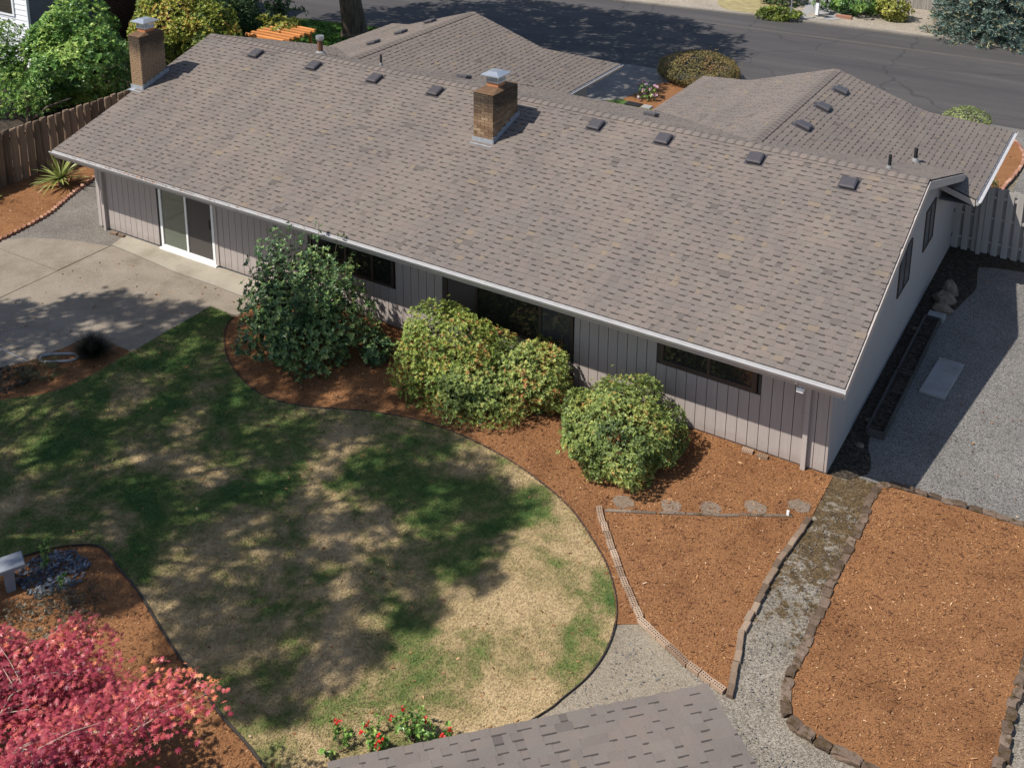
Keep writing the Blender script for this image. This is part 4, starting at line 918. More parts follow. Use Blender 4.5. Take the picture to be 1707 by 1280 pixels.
P = clip(sample([(-9.95, -9.0), (-9.98, -8.5), (-9.6, -8.12), (-9.15, -8.15), (-8.9, -8.55), (-9.2, -9.1)], 900))
flat_scatter('river_pebbles', P, .02, .03, .075, .7, M['river'], .25, 1, .03)
P = clip(np.concatenate([sample([(.14, -5.4), (.14, -1.3), (.80, -.3), (.80, -5.3)], 110), sample([(-3.0, -8.5), (-1.6, -6.6), (-1.35, -5.0), (.2, -5.6), (1.2, -5.7), (3, -6.5)], 110), sample([(1.2, .5), (6, .6), (6, 10), (.9, 10)], 60)])); flat_scatter('loose_gravel', P, .0, .015, .045, .8, M['gravel_yard'], .25, 1, .015)
# fallen leaves on the patio, lawn and gravel
P = clip(np.concatenate([sample([(-17.7, -.8), (-12.7, -.8), (-13.5, -3.6), (-14.7, -3.6), (-14.9, -5), (-17.7, -5)], 9), sample(LAWN, 7), sample([(.9, .5), (6, .6), (6, 10), (.9, 10)], 4)])); P = P[rng.random(len(P)) < .75]
flat_scatter('leaf_litter', P, .022, .03, .07, .55, M['chip'], .3, .8, .012)
# ---------------------------------------------------------------- plants
def nrm(v): return v / np.maximum(np.linalg.norm(v, axis=-1, keepdims=True), 1e-9)
def lumps(seed, k=10, amp=.1, f=3.0):
    r = np.random.default_rng(seed); d = r.normal(0, f, (k, 3)); ph = r.uniform(0, 6.28, k); a = amp * r.uniform(.5, 1, k) / k ** .5
    return lambda u: 1 + (np.cos(u @ d.T + ph) * a).sum(-1) * 1.6
def shell(cx, cy, z0, r, h, n, seed, depth=.3, amp=.14, f=3.2, low=-.95, ry=None):
    rr = np.random.default_rng(seed); ph = np.arcsin(rr.uniform(math.sin(low), 1, n)); th = rr.uniform(0, 2 * np.pi, n)
    u = np.stack([np.cos(ph) * np.cos(th), np.cos(ph) * np.sin(th), np.sin(ph)], 1); k = lumps(seed, amp=amp, f=f)(u) * (1 - depth * rr.random(n) ** 1.8)
    zz = np.where(u[:, 2] > 0, .4 * h + .6 * h * u[:, 2] * k, .4 * h + .4 * h * u[:, 2] / math.sin(.95) * k)
    P = np.stack([cx + r * u[:, 0] * k, cy + (ry or r) * u[:, 1] * k, z0 + zz], 1); return P, nrm(u * np.array([1, 1, r / (.6 * h)])), k
def leaf_mesh(name, P, D, Nn, Ln, Wd, tone, fold=.15):
    D = nrm(D); side = nrm(np.cross(D, Nn)); up = nrm(np.cross(side, D)); Ln = np.broadcast_to(Ln, len(P))[:, None]; Wd = np.broadcast_to(Wd, len(P))[:, None]
    m = P + D * Ln * .5 + up * Ln * fold
    V = np.stack([P, m - side * Wd / 2 - up * Wd * .12, P + D * Ln, m + side * Wd / 2 - up * Wd * .12], 1); n = len(P)
    return npmesh(name, V, np.arange(n * 4).reshape(n, 4), np.repeat(np.clip(tone, 0, 1), 4))
def whorls(P, Nn, per, Ln, Wd, up=.4, spread=1.1, jit=.35, tone=None, seed=1, tvar=.16):
    r = np.random.default_rng(seed); n = len(P); ax = nrm(Nn + np.array([0, 0, up]) + r.normal(0, jit, (n, 3)))
    e1 = nrm(np.cross(ax, r.normal(0, 1, (n, 3)))); e2 = np.cross(ax, e1); a = (np.arange(per) * 2 * np.pi / per)[None] + r.uniform(0, 6.28, (n, 1)) + r.normal(0, .25, (n, per))
    el = r.normal(spread, .25, (n, per))
    D = (e1[:, None] * np.cos(a)[..., None] + e2[:, None] * np.sin(a)[..., None]) * np.sin(el)[..., None] + ax[:, None] * np.cos(el)[..., None]
    Pp = np.repeat(P, per, 0); D = D.reshape(-1, 3); N2 = np.repeat(ax, per, 0)
    t0 = np.repeat(tone if tone is not None else r.random(n), per) + r.normal(0, tvar, n * per); l = Ln * r.uniform(.65, 1.2, n * per)
    return Pp, D, N2, l, l * Wd / Ln * r.uniform(.8, 1.2, n * per), t0
def stems(t, x, y, z0, h, r, n, seed, mat='twig', rad=.02):
    rr = random.Random(seed); g = G()
    for _ in range(n):
        a = rr.uniform(0, 6.28); q = rr.uniform(.3, .85) * r
        g.tube([(x + .06 * math.cos(a), y + .06 * math.sin(a), z0 - .03), (x + .4 * q * math.cos(a), y + .4 * q * math.sin(a), z0 + h * .35), (x + q * math.cos(a), y + q * math.sin(a), z0 + h * .72)], [rad, rad * .75, rad * .3], 5)
    ob('stem', g.mesh('stem'), M[mat], t)
def bush(name, label, cat, x, y, r, h, n, per, Ln, Wd, mat, seed, z0=0, depth=.35, amp=.16, f=3.2, up=.5, spread=1.15, tbase=None, group=None, tvar=.16, ry=None, stem=8, low=-.95, jit=.35):
    t = thing(name, label, cat, (x, y, z0), group); P, Nn, k = shell(x, y, z0, r, h, n, seed, depth, amp, f, low, ry)
    q = np.random.default_rng(seed + 5).random(n) < .02; P[q] += Nn[q] * r * np.random.default_rng(seed + 6).uniform(.03, .16, (int(q.sum()), 1)) + np.array([0, 0, .03])
    rr = np.random.default_rng(seed + 9); c = lumps(seed + 3, 8, .5, 5.0)(nrm(P - np.array([x, y, z0 + h * .4]))) - 1
    tone = (.42 if tbase is None else tbase) + .35 * c + rr.normal(0, .14, n)
    ob('foliage', leaf_mesh('foliage', *whorls(P, Nn, per, Ln, Wd, up, spread, jit, tone, seed, tvar)), M[mat], t)
    if stem: stems(t, x, y, z0, h, r, stem, seed)
    return t
bush('rhododendron', 'dense rounded rhododendron nearest the camera, standing alone by the stepping stones', 'bush', -3.37, -1.35, 1.13, 1.24, 5200, 8, .06, .021, 'lf_rhodo', 101, amp=.15, f=4.5, tbase=.58, group='rhododendrons by the back wall')
bush('rhododendron', 'right rhododendron of the merged clump, below the right end of the wide window', 'bush', -5.47, -.70, .74, 1.18, 2400, 8, .062, .022, 'lf_rhodo', 102, group='rhododendrons by the back wall', tbase=.66)
bush('rhododendron', 'low spreading rhododendron in the front of the merged clump', 'bush', -6.38, -1.13, 1.08, 1.06, 3800, 8, .062, .022, 'lf_rhodo', 103, group='rhododendrons by the back wall', tbase=.58)
bush('azalea', 'yellow green tall rounded shrub at the left of the merged clump', 'bush', -7.25, -1.19, 1.03, 1.60, 3900, 8, .055, .022, 'lf_rhody', 104, group='rhododendrons by the back wall', tbase=.5)
bush('small_shrub', 'small dark leaved shrub between the tall camellia and the yellow green shrub', 'bush', -8.96, -1.24, .34, .62, 260, 7, .08, .034, 'lf_camel', 105, tbase=.6)
# tall camellia with loose upright branches
t = thing('camellia', 'tall loose dark green shrub in front of the wall between door and window', 'bush', (-10.5, -1.7, 0)); Ps, Ns, Ts = [], [], []; g = G(); rr = random.Random(5)
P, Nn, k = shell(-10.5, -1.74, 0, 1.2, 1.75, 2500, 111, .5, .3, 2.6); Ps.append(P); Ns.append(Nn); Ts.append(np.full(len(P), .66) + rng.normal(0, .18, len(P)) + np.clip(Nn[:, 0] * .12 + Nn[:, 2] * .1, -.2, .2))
for i in range(64):
    a = rr.uniform(0, 6.28); q = rr.uniform(.35, 1.3); z1 = rr.uniform(1.3, 2.75) - .55 * q + .35; b = Vector((-10.5 + .15 * math.cos(a), -1.74 + .15 * math.sin(a), .25)); e = Vector((-10.5 + q * math.cos(a), -1.74 + q * math.sin(a), max(z1, .8)))
    mid = b.lerp(e, .55) + Vector((.1 * math.cos(a), .1 * math.sin(a), -.06)); g.tube([b, mid, e], [.014, .009, .003], 5)
    for s in np.linspace(.3, 1.0, 18):
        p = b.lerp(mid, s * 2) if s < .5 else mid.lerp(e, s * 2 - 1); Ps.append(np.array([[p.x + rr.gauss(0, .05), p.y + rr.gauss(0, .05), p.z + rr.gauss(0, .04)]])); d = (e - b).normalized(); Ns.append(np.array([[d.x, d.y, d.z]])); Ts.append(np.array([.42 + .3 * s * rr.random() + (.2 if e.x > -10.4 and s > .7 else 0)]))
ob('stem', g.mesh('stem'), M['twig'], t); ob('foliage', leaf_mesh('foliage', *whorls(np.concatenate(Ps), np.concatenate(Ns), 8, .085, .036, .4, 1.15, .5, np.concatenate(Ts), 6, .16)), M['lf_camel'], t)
# fine black grass clump, yucca
t = thing('grass_clump', 'dark fine leaved clump at the corner of the patio bed', 'plant', (-14.0, -4.19, 0)); n = 2600; th = rng.uniform(0, 6.28, n); q = rng.random(n) ** .6
B = np.stack([-14.0 + .10 * q * np.cos(th), -4.19 + .10 * q * np.sin(th), np.zeros(n)], 1); D = np.stack([np.cos(th) * q * .9, np.sin(th) * q * .9, 1 - .55 * q + rng.normal(0, .12, n)], 1)
ob('foliage', leaf_mesh('foliage', B, D, np.stack([-np.cos(th), -np.sin(th), .3 + 0 * th], 1), rng.uniform(.3, .55, n), .008, rng.random(n), .1), M['lf_black'], t)
t = thing('yucca', 'spiky yellow green yucca in the bark bed before the paling fence', 'yucca', (-21.95, 1.15, 0)); YM = []
for i in range(4):
    g = G(); bend = (.02, .12, .22, .35)[i]; prev = None
    for k in range(6):
        s = k / 5; w = .026 * (1 - s ** 2.2) * (.7 + s) + .001; p = (s * .82, 0, -bend * s * s); cur = [(p[0], -w, p[2] + w * .5), (p[0], 0, p[2]), (p[0], w, p[2] + w * .5)]
        if prev: g.face([prev[0], prev[1], cur[1], cur[0]], .35 + .4 * s); g.face([prev[1], prev[2], cur[2], cur[1]], .55 + .4 * s)
        prev = cur
    YM.append(g.mesh('leaf'))
for i in range(74):
    el = math.radians(rng.uniform(-4, 82) if i > 18 else rng.uniform(0, 25)); sc = rng.uniform(.75, 1.1)
    ob('leaf', YM[0 if el > 1 else rng.integers(0, 4)], M['lf_yucca'], t, T(-21.95, 1.15, .22, rng.uniform(0, 6.28), 0, -el) @ Matrix.Scale(sc, 4))
ob('stem', G().tube([(-21.95, 1.15, 0), (-21.95, 1.15, .3)], [.08, .05], 7).mesh('stem'), M['twig'], t)
# red maple in the lower left corner
t = thing('maple', 'red leaved spreading maple in the lower left bed', 'tree', (-6.7, -11.7, 0)); rr = random.Random(12); g = G(); tips = []
base = Vector((-6.7, -11.7, 0))
for i in range(20):
    a = i * 2.4 + rr.uniform(-.4, .4); q = rr.uniform(.8, 2.35); e = base + Vector((q * math.cos(a), q * math.sin(a), rr.uniform(1.1, 2.2) - .16 * q)); m1 = base + Vector((.3 * q * math.cos(a + .3), .3 * q * math.sin(a + .3), .95)); m2 = m1.lerp(e, .55) + Vector((0, 0, .16))
    if e.y > -10.5: e.y = -10.5
    g.tube([base + Vector((.05 * math.cos(a), .05 * math.sin(a), 0)), m1, m2, e], [.022, .014, .008, .002], 6)
    for k in range(9):
        s = rr.uniform(.1, 1); p = m1.lerp(m2, s * 2) if s < .5 else m2.lerp(e, s * 2 - 1); b = a + rr.choice((-1, 1)) * rr.uniform(.5, 1.3); l = rr.uniform(.35, .85); z = p + Vector((l * math.cos(b), l * math.sin(b), rr.uniform(-.02, .22))); ok = z.y + .5 * (z.z - 1.4) < (-10.6 if z.x < -7.2 else -9.85)
        if not ok: continue
        g.tube([p, p.lerp(z, .5) + Vector((0, 0, .05)), z], [.006, .004, .0015], 5); tips.append((p.lerp(z, .5), .3)); tips.append((z, .34))
ob('trunk', g.mesh('trunk'), M['paletwig'], t)
Q = []
for c, s in tips:
    k = 58; Q.append(np.array(c)[None] + rng.normal(0, 1, (k, 3)) * np.array([s * .6, s * .6, s * .16]))
Q = np.concatenate(Q); Q = Q[(Q[:, 2] > .45) & (Q[:, 1] + .5 * (Q[:, 2] - 1.4) < np.where(Q[:, 0] < -7.2, -10.45, -9.75))]; n = len(Q)
ax = nrm(np.stack([rng.normal(0, .38, n), rng.normal(0, .38, n), np.ones(n)], 1)); a0 = rng.uniform(0, 6.28, n); e1 = nrm(np.cross(ax, np.stack([np.cos(a0), np.sin(a0), 0 * a0], 1))); e2 = np.cross(ax, e1)
lob = np.radians([-125, -75, -36, 0, 36, 75, 125]); ll = np.array([.5, .78, .95, 1.0, .95, .78, .5]); D = (e1[:, None] * np.cos(lob)[None, :, None] + e2[:, None] * np.sin(lob)[None, :, None]) - ax[:, None] * .25
sz = rng.uniform(.042, .078, n); tn = .5 + .36 * (lumps(77, 8, .6, 2.0)(Q) - 1) + rng.normal(0, .16, n)
ob('foliage', leaf_mesh('foliage', np.repeat(Q, 7, 0), D.reshape(-1, 3), np.repeat(ax, 7, 0), (sz[:, None] * ll[None]).ravel(), (sz[:, None] * ll[None] * .3).ravel(), np.repeat(tn, 7) + rng.normal(0, .05, n * 7), .04), M['lf_maple'], t)
# roses against the shed eave
def rose(x, y, h, nst, fl, label, seed):
    t = thing('rose_bush', label, 'rose bush', (x, y, 0), 'roses by the shed'); r = np.random.default_rng(seed); g = G(); Ps, Ns, F = [], [], []
    for i in range(nst):
        a = r.uniform(0, 6.28); q = r.uniform(.05, .28); e = np.array([x + q * math.cos(a), y + q * math.sin(a), h * r.uniform(.65, 1.05)]); g.tube([(x, y, 0), tuple((np.array([x, y, 0]) * .4 + e * .6)), tuple(e)], [.007, .005, .003], 5)
        for s in np.linspace(.35, 1, 9): Ps.append(np.array([x, y, 0]) * (1 - s) + e * s + r.normal(0, .03, 3)); Ns.append((math.cos(a), math.sin(a), .8))
        if i < fl: F.append(e + np.array([0, 0, .02]))
    ob('stem', g.mesh('stem'), M['twig'], t); ob('foliage', leaf_mesh('foliage', *whorls(np.array(Ps), nrm(np.array(Ns)), 6, .055, .032, .3, 1.0, .5, r.normal(.6, .2, len(Ps)), seed)), M['lf_fresh'], t)
    for f in F:
        k = 4; Pf = f[None] + r.normal(0, .022, (k, 3)); ob('flower', leaf_mesh('flower', *whorls(Pf, np.tile(np.array([[0, 0, 1.]]), (k, 1)), 6, .034, .028, .5, .8, .4, r.random(k), seed)), M['petal_red'], t)
rose(-3.66, -8.74, .26, 5, 1, 'small rose with a single red bloom at the left end of the shed eave', 61); rose(-3.26, -8.40, .26, 10, 6, 'rose with the most red blooms along the shed eave', 62); rose(-2.96, -8.12, .40, 11, 3, 'tall leafy rose with a few red blooms next to the busiest rose', 63); rose(-2.72, -7.92, .22, 4, 2, 'low red rose at the right end of the rose row', 64)
# weeds
def weed(x, y, h, label, mat, seed, n=40):
    t = thing('weed', label, 'weed', (x, y, 0)); r = np.random.default_rng(seed); s = r.random(n); P = np.stack([x + r.normal(0, .03, n) + .1 * s, y + r.normal(0, .03, n), .05 + s * h], 1); a = r.uniform(0, 6.28, n)
    ob('foliage', leaf_mesh('foliage', *whorls(P, np.stack([np.cos(a), np.sin(a), .4 + 0 * a], 1), 5, .06, .02, .2, .9, .5, r.random(n), seed)), M[mat], t); ob('stem', G().tube([(x, y, 0), (x + .1, y, h)], [.006, .003], 5).mesh('stem'), M['twig'], t)
weed(-9.62, -8.62, .55, 'tall thin weed growing up beside the stone bench', 'lf_fresh', 71, 46); weed(-9.12, -8.72, .22, 'short weed at the edge of the blue grey pebbles', 'lf_fresh', 72, 20)
bush('dry_plant', 'low dry brown green plant in the pocket bed beside the hose', 'plant', -14.35, -5.15, .42, .24, 300, 6, .05, .012, 'lf_dry', 73, stem=0, tbase=.5); bush('dry_plant', 'dark low plant at the left end of the pocket bed', 'plant', -14.62, -5.75, .45, .26, 300, 6, .06, .014, 'lf_black', 74, stem=0)
bush('dry_plant', 'dark low creeping plant between the pebbles and the red maple', 'plant', -8.6, -9.35, .7, .3, 420, 6, .06, .016, 'lf_black', 75, stem=0, tbase=.75)
# ---------------------------------------------------------------- neighbour side (left, far)
bush('laurel', 'broad bright green laurel behind the paling fence, left of the chimney', 'bush', -26.6, 5.2, 1.75, 3.7, 4200, 7, .15, .062, 'lf_fresh', 201, z0=.1, amp=.25, f=2.6, depth=.35, tbase=.52, up=.7)
bush('tall_shrub', 'fine leaved green shrub with a dark stem at the far left edge behind the fence', 'bush', -28.9, 3.9, 1.15, 2.9, 2200, 7, .10, .035, 'lf_fresh', 202, z0=.3, amp=.2, depth=.5, tbase=.6, low=-.3)
t = thing('small_tree', 'small dark stemmed tree under the laurel by the fence', 'tree', (-25.5, 2.8, 0)); g = G(); g.tube([(-25.5, 2.8, 0), (-25.55, 2.85, .8), (-25.6, 2.9, 1.6)], [.12, .09, .05], 7); g.tube([(-25.55, 2.85, .7), (-25.2, 3.3, 1.1), (-24.9, 3.9, 1.25)], [.06, .045, .02], 6); g.tube([(-25.55, 2.85, .6), (-25.9, 2.4, 1.1), (-26.2, 2.0, 1.3)], [.06, .045, .02], 6)
ob('trunk', g.mesh('trunk'), M['bark'], t); P, Nn, k = shell(-25.75, 2.7, 1.0, 1.0, 1.2, 420, 203, .7, .2); ob('foliage', leaf_mesh('foliage', *whorls(P, Nn, 7, .11, .04, .4, .8, .4, None, 203)), M['lf_fresh'], t)
bush('golden_shrub', 'tall golden yellow green shrub right behind the left chimney', 'bush', -28.7, 11.3, 1.6, 3.3, 4200, 7, .10, .045, 'lf_gold', 204, amp=.14, tbase=.58)
bush('green_shrub', 'yellow and green shrub rising over the left end of the ridge', 'bush', -27.0, 11.6, 1.25, 2.35, 2600, 7, .10, .045, 'lf_gold', 205, amp=.2, tbase=.38)
bush('hedge', 'dark green clipped upright shrub left of the orange slatted table', 'hedge', -29.0, 15.2, .85, 1.9, 2200, 7, .07, .03, 'lf_hedge', 206, amp=.06, tbase=.45)
bush('dark_shrub', 'dark green shrub with red tips between golden shrub and hedge', 'bush', -29.4, 13.6, 1.2, 2.7, 2600, 7, .09, .04, 'lf_camel', 207, amp=.2, tbase=.5)
bush('dark_shrub', 'small dark round shrub at the road edge above the clipped hedge', 'bush', -31.4, 18.0, .55, 1.1, 500, 7, .09, .04, 'lf_hedge', 208)
t = bush('open_shrub', 'loose grey leaved shrub behind the orange slatted table', 'bush', -28.7, 17.3, .95, 1.7, 330, 6, .13, .05, 'lf_hedge', 209, depth=.8, amp=.3, tbase=.6)
bush('yellow_plant', 'bright yellow green plant growing through the orange slatted table', 'plant', -26.3, 14.75, .8, .95, 420, 7, .14, .06, 'lf_yellow', 210, amp=.25, depth=.6, z0=.2)
bush('leafy_plant', 'green leafy plant under the right end of the orange slatted table', 'plant', -24.5, 13.2, .6, .6, 260, 7, .15, .05, 'lf_fresh', 211, amp=.25)
t = thing('slatted_table', 'orange cedar slatted table on the neighbour lawn beyond the roof', 'table', (-25.7, 14, 0))
for i in range(7):
    y = 13.15 + i * .295; ob('slat', G().bbox(-26.65 + .02 * i, y, .80, -24.72 + .05 * (i % 2), y + .12, .91, .01).mesh('slat'), M['orangewood'], t)
for x in (-26.4, -25.0): ob('beam', G().box(x, 13.1, .70, x + .09, 15.1, .80).mesh('beam'), M['orangewood'], t)
for x in (-26.4, -25.0):
    for y in (13.2, 14.9): ob('leg', G().box(x, y, 0, x + .09, y + .09, .70).mesh('leg'), M['orangewood'], t)
t = thing('flower_bush', 'low yellow flowering plant at the left edge by the fence', 'plant', (-24.1, .1, 0)); P, Nn, k = shell(-24.05, .05, .9, .35, .8, 120, 213, .5, .2); ob('foliage', leaf_mesh('foliage', *whorls(P, Nn, 6, .09, .035, .4, .8, .4, None, 213)), M['lf_fresh'], t); ob('flower', leaf_mesh('flower', *whorls(P[:30] + np.array([0, 0, .12]), Nn[:30], 7, .06, .045, .6, .7, .3, None, 214)), M['petal_orange'], t)
stems(t, -24.05, .05, 0, 1.4, .3, 6, 214)
bush('flower_plant', 'low yellow flecked plant at the left frame edge below the fence', 'plant', -22.75, -.75, .45, .3, 160, 6, .07, .03, 'lf_yellow', 215, stem=0)
nh = thing('neighbour_house', 'white lap sided neighbour house with side wall coloured grey for its shade and dark brick chimney', 'house', (-38, 10, 0))
for k in range(24):
    z = .0 + k * .2
    gB = G(); a = [(-46, 7.7 - .022, z), (-32.02, 7.7 - .022, z), (-32.02, 7.7 - .004, z + .205), (-46, 7.7 - .004, z + .205)]; gB.face(a); gB.face([(-46, 7.7, z), (-32.02, 7.7, z), a[1], a[0]]); gB.face([a[1], (-32.02, 7.7, z), (-32.02, 7.7, z + .205), a[2]]); ob('siding_board', gB.mesh('siding_board'), M['whiteside'], nh)
ob('wall', G().box(-46, 7.7, -.1, -32.02, 16.5, 4.8).mesh('wall'), M['shadeside'], nh)
ob('corner_trim', G().box(-32.05, 7.66, 0, -31.98, 7.76, 4.8).mesh('corner_trim'), M['whiteside'], nh)
g = G(); g.face([(-46.4, 7.2, 4.75), (-31.5, 7.2, 4.75), (-31.5, 12.1, 6.6), (-46.4, 12.1, 6.6)]); g.face([(-46.4, 12.1, 6.6), (-31.5, 12.1, 6.6), (-31.5, 17, 4.75), (-46.4, 17, 4.75)]); g.face([(-32.02, 7.7, 4.75), (-32.02, 16.5, 4.75), (-32.02, 12.1, 6.5)]); ob('roof', g.mesh('roof'), M['shingle'], nh)
fr = ob('window', G().box(-34.5, 7.64, 1.9, -32.75, 7.69, 3.4).mesh('window'), M['whitepaint'], nh); ob('pane', G().box(-34.4, 7.62, 2.0, -32.85, 7.645, 3.3).mesh('pane'), M['glass_dark'], fr)
ch = ob('chimney', G().box(-32.02, 11.05, 0, -31.45, 13.1, 6.5).mesh('chimney'), M['mortar'], nh); g = G()
for r in range(44):
    z = r * .1
    for c in range(-1, 10):
        a, b = max(11.04, 11.04 + c * .22 + (r % 2) * .11), min(13.11, 11.04 + c * .22 + (r % 2) * .11 + .208)
        if b > a + .02: g.box(-31.46, a, z + .008, -31.44 + random.uniform(-.006, .006), b, z + .095)
    for c in range(3): g.box(-32.0 + c * .19, 11.035, z + .008, -31.83 + c * .19, 11.06, z + .095)
ob('brick_courses', g.mesh('brick_courses'), M['darkbrick'], ch, kind='stuff')
# ---------------------------------------------------------------- street side
bush('clipped_shrub', 'bronze tinted dome shaped shrub at the driveway mouth', 'bush', -10.7, 19.85, 1.5, 1.02, 6500, 6, .045, .02, 'lf_dome', 301, z0=-.05, amp=.04, depth=.12, tbase=.45, group='clipped domes along the road')
bush('clipped_shrub', 'pale green clipped dome past the right wing roof', 'bush', -1.31, 19.65, .72, .72, 1500, 6, .045, .02, 'lf_pale', 302, amp=.05, depth=.12, tbase=.5, group='clipped domes along the road')
bush('clipped_shrub', 'small green shrub under the right wing gutter', 'bush', .12, 14.5, .36, .6, 420, 6, .05, .022, 'lf_pale', 303, amp=.08, depth=.2, tbase=.3, group='clipped domes along the road')
t = thing('hydrangea', 'pink and white flowering plant in the bark wedge by the driveway', 'flowers', (-11.3, 16.75, 0)); P, Nn, k = shell(-11.3, 16.75, 0, .3, .62, 60, 305, .4, .2); ob('foliage', leaf_mesh('foliage', *whorls(P, Nn, 6, .09, .04, .3, .8, .4, None, 305)), M['lf_fresh'], t)
for i in range(16):
    c = P[i] + Nn[i] * .05 + np.array([0, 0, .05]); ob('flower', leaf_mesh('flower', *whorls(c[None] + rng.normal(0, .03, (5, 3)), nrm(rng.normal(0, .4, (5, 3)) + np.array([0, 0, 1])), 7, .06, .05, .5, .8, .4, rng.random(5), i)), M['petal_pink'], t)
stems(t, -11.3, 16.75, 0, .6, .3, 6, 306)
tag(ob('doormat', G().bbox(-11.75, 15.85, 0, -11.2, 16.2, .03, .006).mesh('doormat'), M['rubber']), 'black rectangular mat behind the main eave between the wings', 'mat')
tag(ob('paver', G().bbox(-11.12, 15.85, 0, -10.8, 16.15, .04, .006).mesh('paver'), M['concrete_slab']), 'grey paver next to the black mat', 'paver')
bush('ground_cover', 'low green creeping plant bank at the foot of the sign pole', 'plant', -11.15, 30.05, 1.0, .5, 1100, 6, .09, .04, 'lf_gold', 311, ry=.55, amp=.25, tbase=.25)
bush('laurel', 'dark green glossy shrub across the road behind the mailbox', 'bush', -8.65, 32.9, 1.35, 1.35, 1700, 7, .12, .05, 'lf_fresh', 312, amp=.2, tbase=.4); bush('golden_shrub', 'round yellow variegated shrub across the road', 'bush', -6.75, 32.4, .68, 1.25, 800, 7, .10, .045, 'lf_yellow', 313, amp=.15, tbase=.5); bush('dark_shrub', 'dark shrub beyond the dry grass across the road', 'bush', -11.9, 32.6, .9, 1.1, 500, 7, .12, .05, 'lf_hedge', 314, amp=.2)
t = thing('mailbox', 'white mailbox on a white post across the road', 'mailbox', (-9.79, 31.25, 0)); ob('post', G().box(-9.87, 31.2, 0, -9.73, 31.34, 1.0).mesh('post'), M['whitepaint'], t); g = G(); g.tube([(-9.8, 31.0, 1.12), (-9.8, 31.55, 1.12)], .13, 10); ob('box', g.mesh('box'), M['whitepaint'], t); ob('number_plate', G().box(-9.88, 31.185, .62, -9.72, 31.199, .85).mesh('number_plate'), M['edging'], t)
tag(ob('concrete_pad', G().bbox(-10.15, 30.75, 0, -9.35, 31.45, .05).mesh('concrete_pad'), M['concrete_pale']), 'pale pad at the foot of the white mailbox', 'pad'); tag(ob('loose_brick', G().bbox(-9.0, 31.35, 0, -8.3, 31.5, .16).mesh('loose_brick'), M['redbrick']), 'short red brick edge under the dark green shrub across the road', 'brick')
t = thing('sign_post', 'thin grey pole standing in the low green bank across the road', 'pole', (-10.52, 29.75, 0)); ob('pole', G().tube([(-10.52, 29.8, 0), (-10.52, 29.8, 2.6)], .035, 8).mesh('pole'), M['steel'], t); ob('sign', G().box(-10.82, 29.79, 2.2, -10.22, 29.81, 2.8).mesh('sign'), M['galv'], t)
t = thing('plank_fence', 'weathered grey plank fence across the road behind the gravel', 'fence', (-6.2, 35, 0))
for i in range(26): ob('plank', G().box(-8.2 + i * .19, 35.0, .02, -8.2 + i * .19 + .178, 35.03, 1.75 + random.uniform(-.02, .02)).mesh('plank'), M['greyfence'], t)
for z in (.4, 1.4): ob('rail', G().box(-8.2, 35.035, z, -3.3, 35.08, z + .08).mesh('rail'), M['greyfence'], t)
# blue spruce: tiers of drooping branches, each a spray of needle tufts
t = thing('spruce', 'blue green spruce with drooping branches across the road at the upper right', 'tree', (-2.75, 32.0, 0)); rr = np.random.default_rng(320); g = G(); Pn, Dn = [], []; X0, Y0, HT = -2.75, 32.1, 6.0
g.tube([(X0, Y0, 0), (X0, Y0, HT)], [.2, .03], 8)
for z in np.arange(.15, HT - .3, .28):
    rad = 2.55 * (1 - z / HT) ** .8 + .1; nb = int(9 + 9 * (1 - z / HT))
    for b in range(nb):
        a = 2 * math.pi * b / nb + rr.uniform(-.25, .25); ln = rad * rr.uniform(.78, 1.1); e = np.array([X0 + ln * math.cos(a), Y0 + ln * math.sin(a), z - .10 * ln + rr.uniform(-.05, .1)]); s0 = np.array([X0, Y0, z + .1]); g.tube([tuple(s0), tuple((s0 + e) / 2 + np.array([0, 0, -.06])), tuple(e)], [.03, .02, .006], 4)
        for s in np.linspace(.3, 1, int(6 + ln * 5)):
            w = .28 * (1 - .55 * s)
            for q in (-1, 0, 1):
                p = s0 * (1 - s) + e * s + np.array([-math.sin(a), math.cos(a), 0]) * q * w * rr.uniform(.5, 1.1) + rr.normal(0, .03, 3); d = np.array([math.cos(a + q * .8), math.sin(a + q * .8), .12]); Pn.append(p); Dn.append(d)
ob('trunk', g.mesh('trunk'), M['bark'], t); Pn, Dn = np.array(Pn), np.array(Dn); tn = .45 + rr.normal(0, .2, len(Pn)); tn[rr.random(len(Pn)) < .14] = .98
ob('crown', leaf_mesh('crown', *whorls(Pn, Dn, 7, .20, .035, .25, .55, .15, tn, 321, .12)), M['lf_spruce'], t)
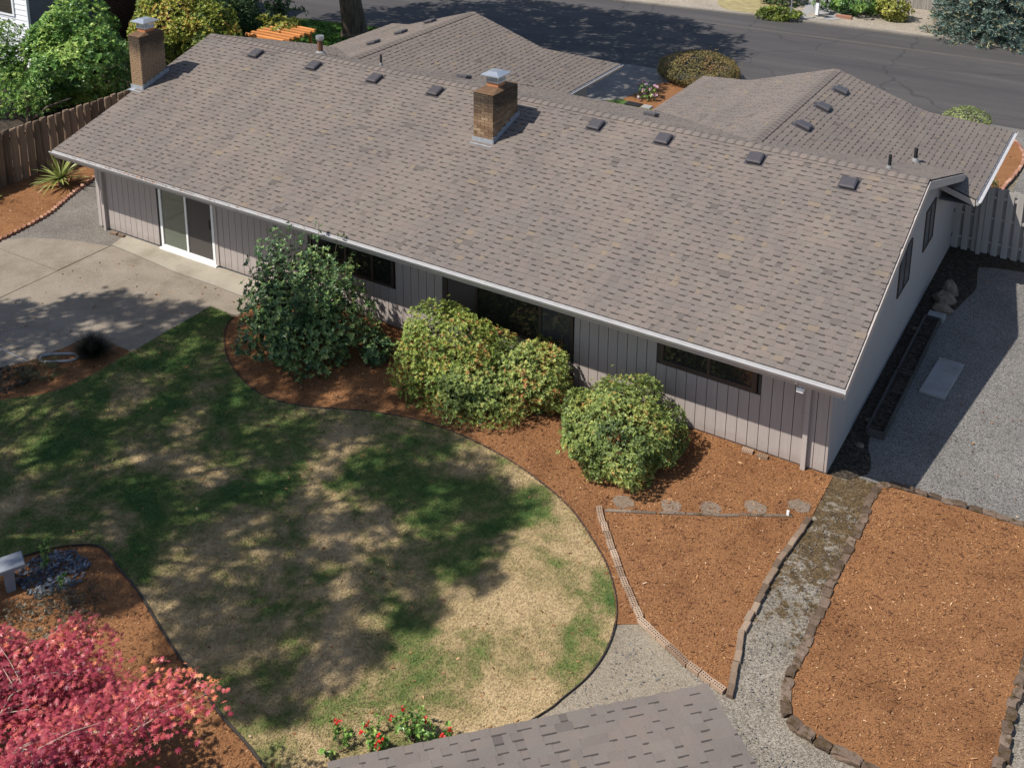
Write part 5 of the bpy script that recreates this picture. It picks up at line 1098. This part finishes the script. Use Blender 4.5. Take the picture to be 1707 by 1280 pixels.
# ---------------------------------------------------------------- big trees; the crowns stand above and outside the picture, their shade falls into it
def big_tree(name, label, base, crown_pts, lobe, leaves, Ln, seed, tr=.35, group=None, mat='lf_tree', limbs=26, flat=.6, fork=.4):
    r = np.random.default_rng(seed); t = thing(name, label, 'tree', base, group); g = G(); b = np.array(base, float); C = np.array(crown_pts); c = C.mean(0); f = b * (1 - fork) + c * fork; f[:2] = b[:2] * .7 + c[:2] * .3
    g.tube([(b[0], b[1], -.1), (b[0], b[1], .25), tuple(b * .62 + f * .38), tuple(f)], [tr * 1.45, tr * 1.1, tr * .95, tr * .75], 14)
    for i in r.choice(len(C), min(limbs, len(C)), replace=False):
        e = C[i]; m1 = f * .55 + e * .45 + np.array([0, 0, .35]); g.tube([tuple(f), tuple(m1), tuple(e)], [tr * .42, tr * .2, tr * .05], 6)
    ob('trunk', g.mesh('trunk'), M['bark'], t)
    P = np.repeat(C, leaves, 0); u = nrm(r.normal(0, 1, P.shape)) * (r.random((len(P), 1)) ** .45); sc = lobe * np.repeat(r.uniform(.6, 1.3, len(C)), leaves)[:, None]; P = P + u * sc * np.array([1, 1, flat])
    n = len(P); D = r.normal(0, 1, (n, 3)); N2 = nrm(np.stack([r.normal(0, .5, n), r.normal(0, .5, n), np.ones(n)], 1)); l = Ln * r.uniform(.6, 1.3, n)
    ob('crown', leaf_mesh('crown', P, D, N2, l, l * .6, r.normal(.5, .22, n), .08), M[mat], t); return t
def crown_over(shadow_poly, h, dh, n, seed, thin=0.0):
    # cluster centres, evenly spread, whose shade lies over the given stretch of ground
    r = np.random.default_rng(seed); a = np.array(shadow_poly); lo, hi = a.min(0), a.max(0)
    q = sample(shadow_poly, 200); st = math.sqrt(len(q) / 200 / n); out = []
    for x in np.arange(lo[0], hi[0], st):
        for y in np.arange(lo[1], hi[1], st):
            p = np.array([x, y]) + (r.random(2) - .5) * st * 1.25
            if inpoly(p[None], shadow_poly)[0] and r.random() > thin: z = h + r.uniform(-dh, dh); out.append((p[0] - .44 * z, p[1] - .563 * z, z))
    return out
SA = [(-15.8, -2.6), (-14.6, -1.5), (-13.0, -1.5), (-11.5, -1.1), (-9.5, -1.1), (-7.8, -1.5), (-6.0, -2.3), (-4.4, -3.0), (-3.7, -4.2), (-3.5, -5.4), (-4.1, -6.4), (-4.3, -7.6), (-4.7, -8.95), (-5.8, -8.95), (-7.4, -8.3), (-8.2, -8.6), (-9.3, -9.7), (-11.5, -10.2), (-15, -10.2), (-17, -9), (-16.5, -5)]
big_tree('shade_tree', 'tall broadleaf tree beyond the left edge whose shade dapples the lawn', (-14.6, -12.6, 0), crown_over(SA, 12.5, 2.2, 520, 401, .2), .46, 105, .17, 402, .33)
SB = [(-22, -8.5), (-17.8, -8.5), (-16.5, -5.5), (-14.6, -2.2), (-15.6, -2.2), (-16.6, -3.2), (-18, -4.2), (-21, -6)]
big_tree('shade_tree', 'second broadleaf tree farther left whose shade falls on the patio', (-22.5, -12.8, 0), crown_over(SB, 10, 1.8, 135, 403, .2), .46, 100, .17, 404, .25)
SC = [(-28.5, 17), (-27, 22), (-23, 26.5), (-19, 27.2), (-15, 27.4), (-12, 25.8), (-10.6, 23.4), (-10.9, 21.0), (-11.6, 19.3), (-11.7, 17.5), (-12.2, 15.2), (-13, 14), (-16, 15.3), (-20, 15.5), (-24, 15.8)]
big_tree('street_tree', 'large old street tree trunk rising behind the left wing roof', (-25.05, 17.75, 0), crown_over(SC, 12, 2.6, 400, 405, .10), .7, 100, .28, 406, .46, limbs=30)
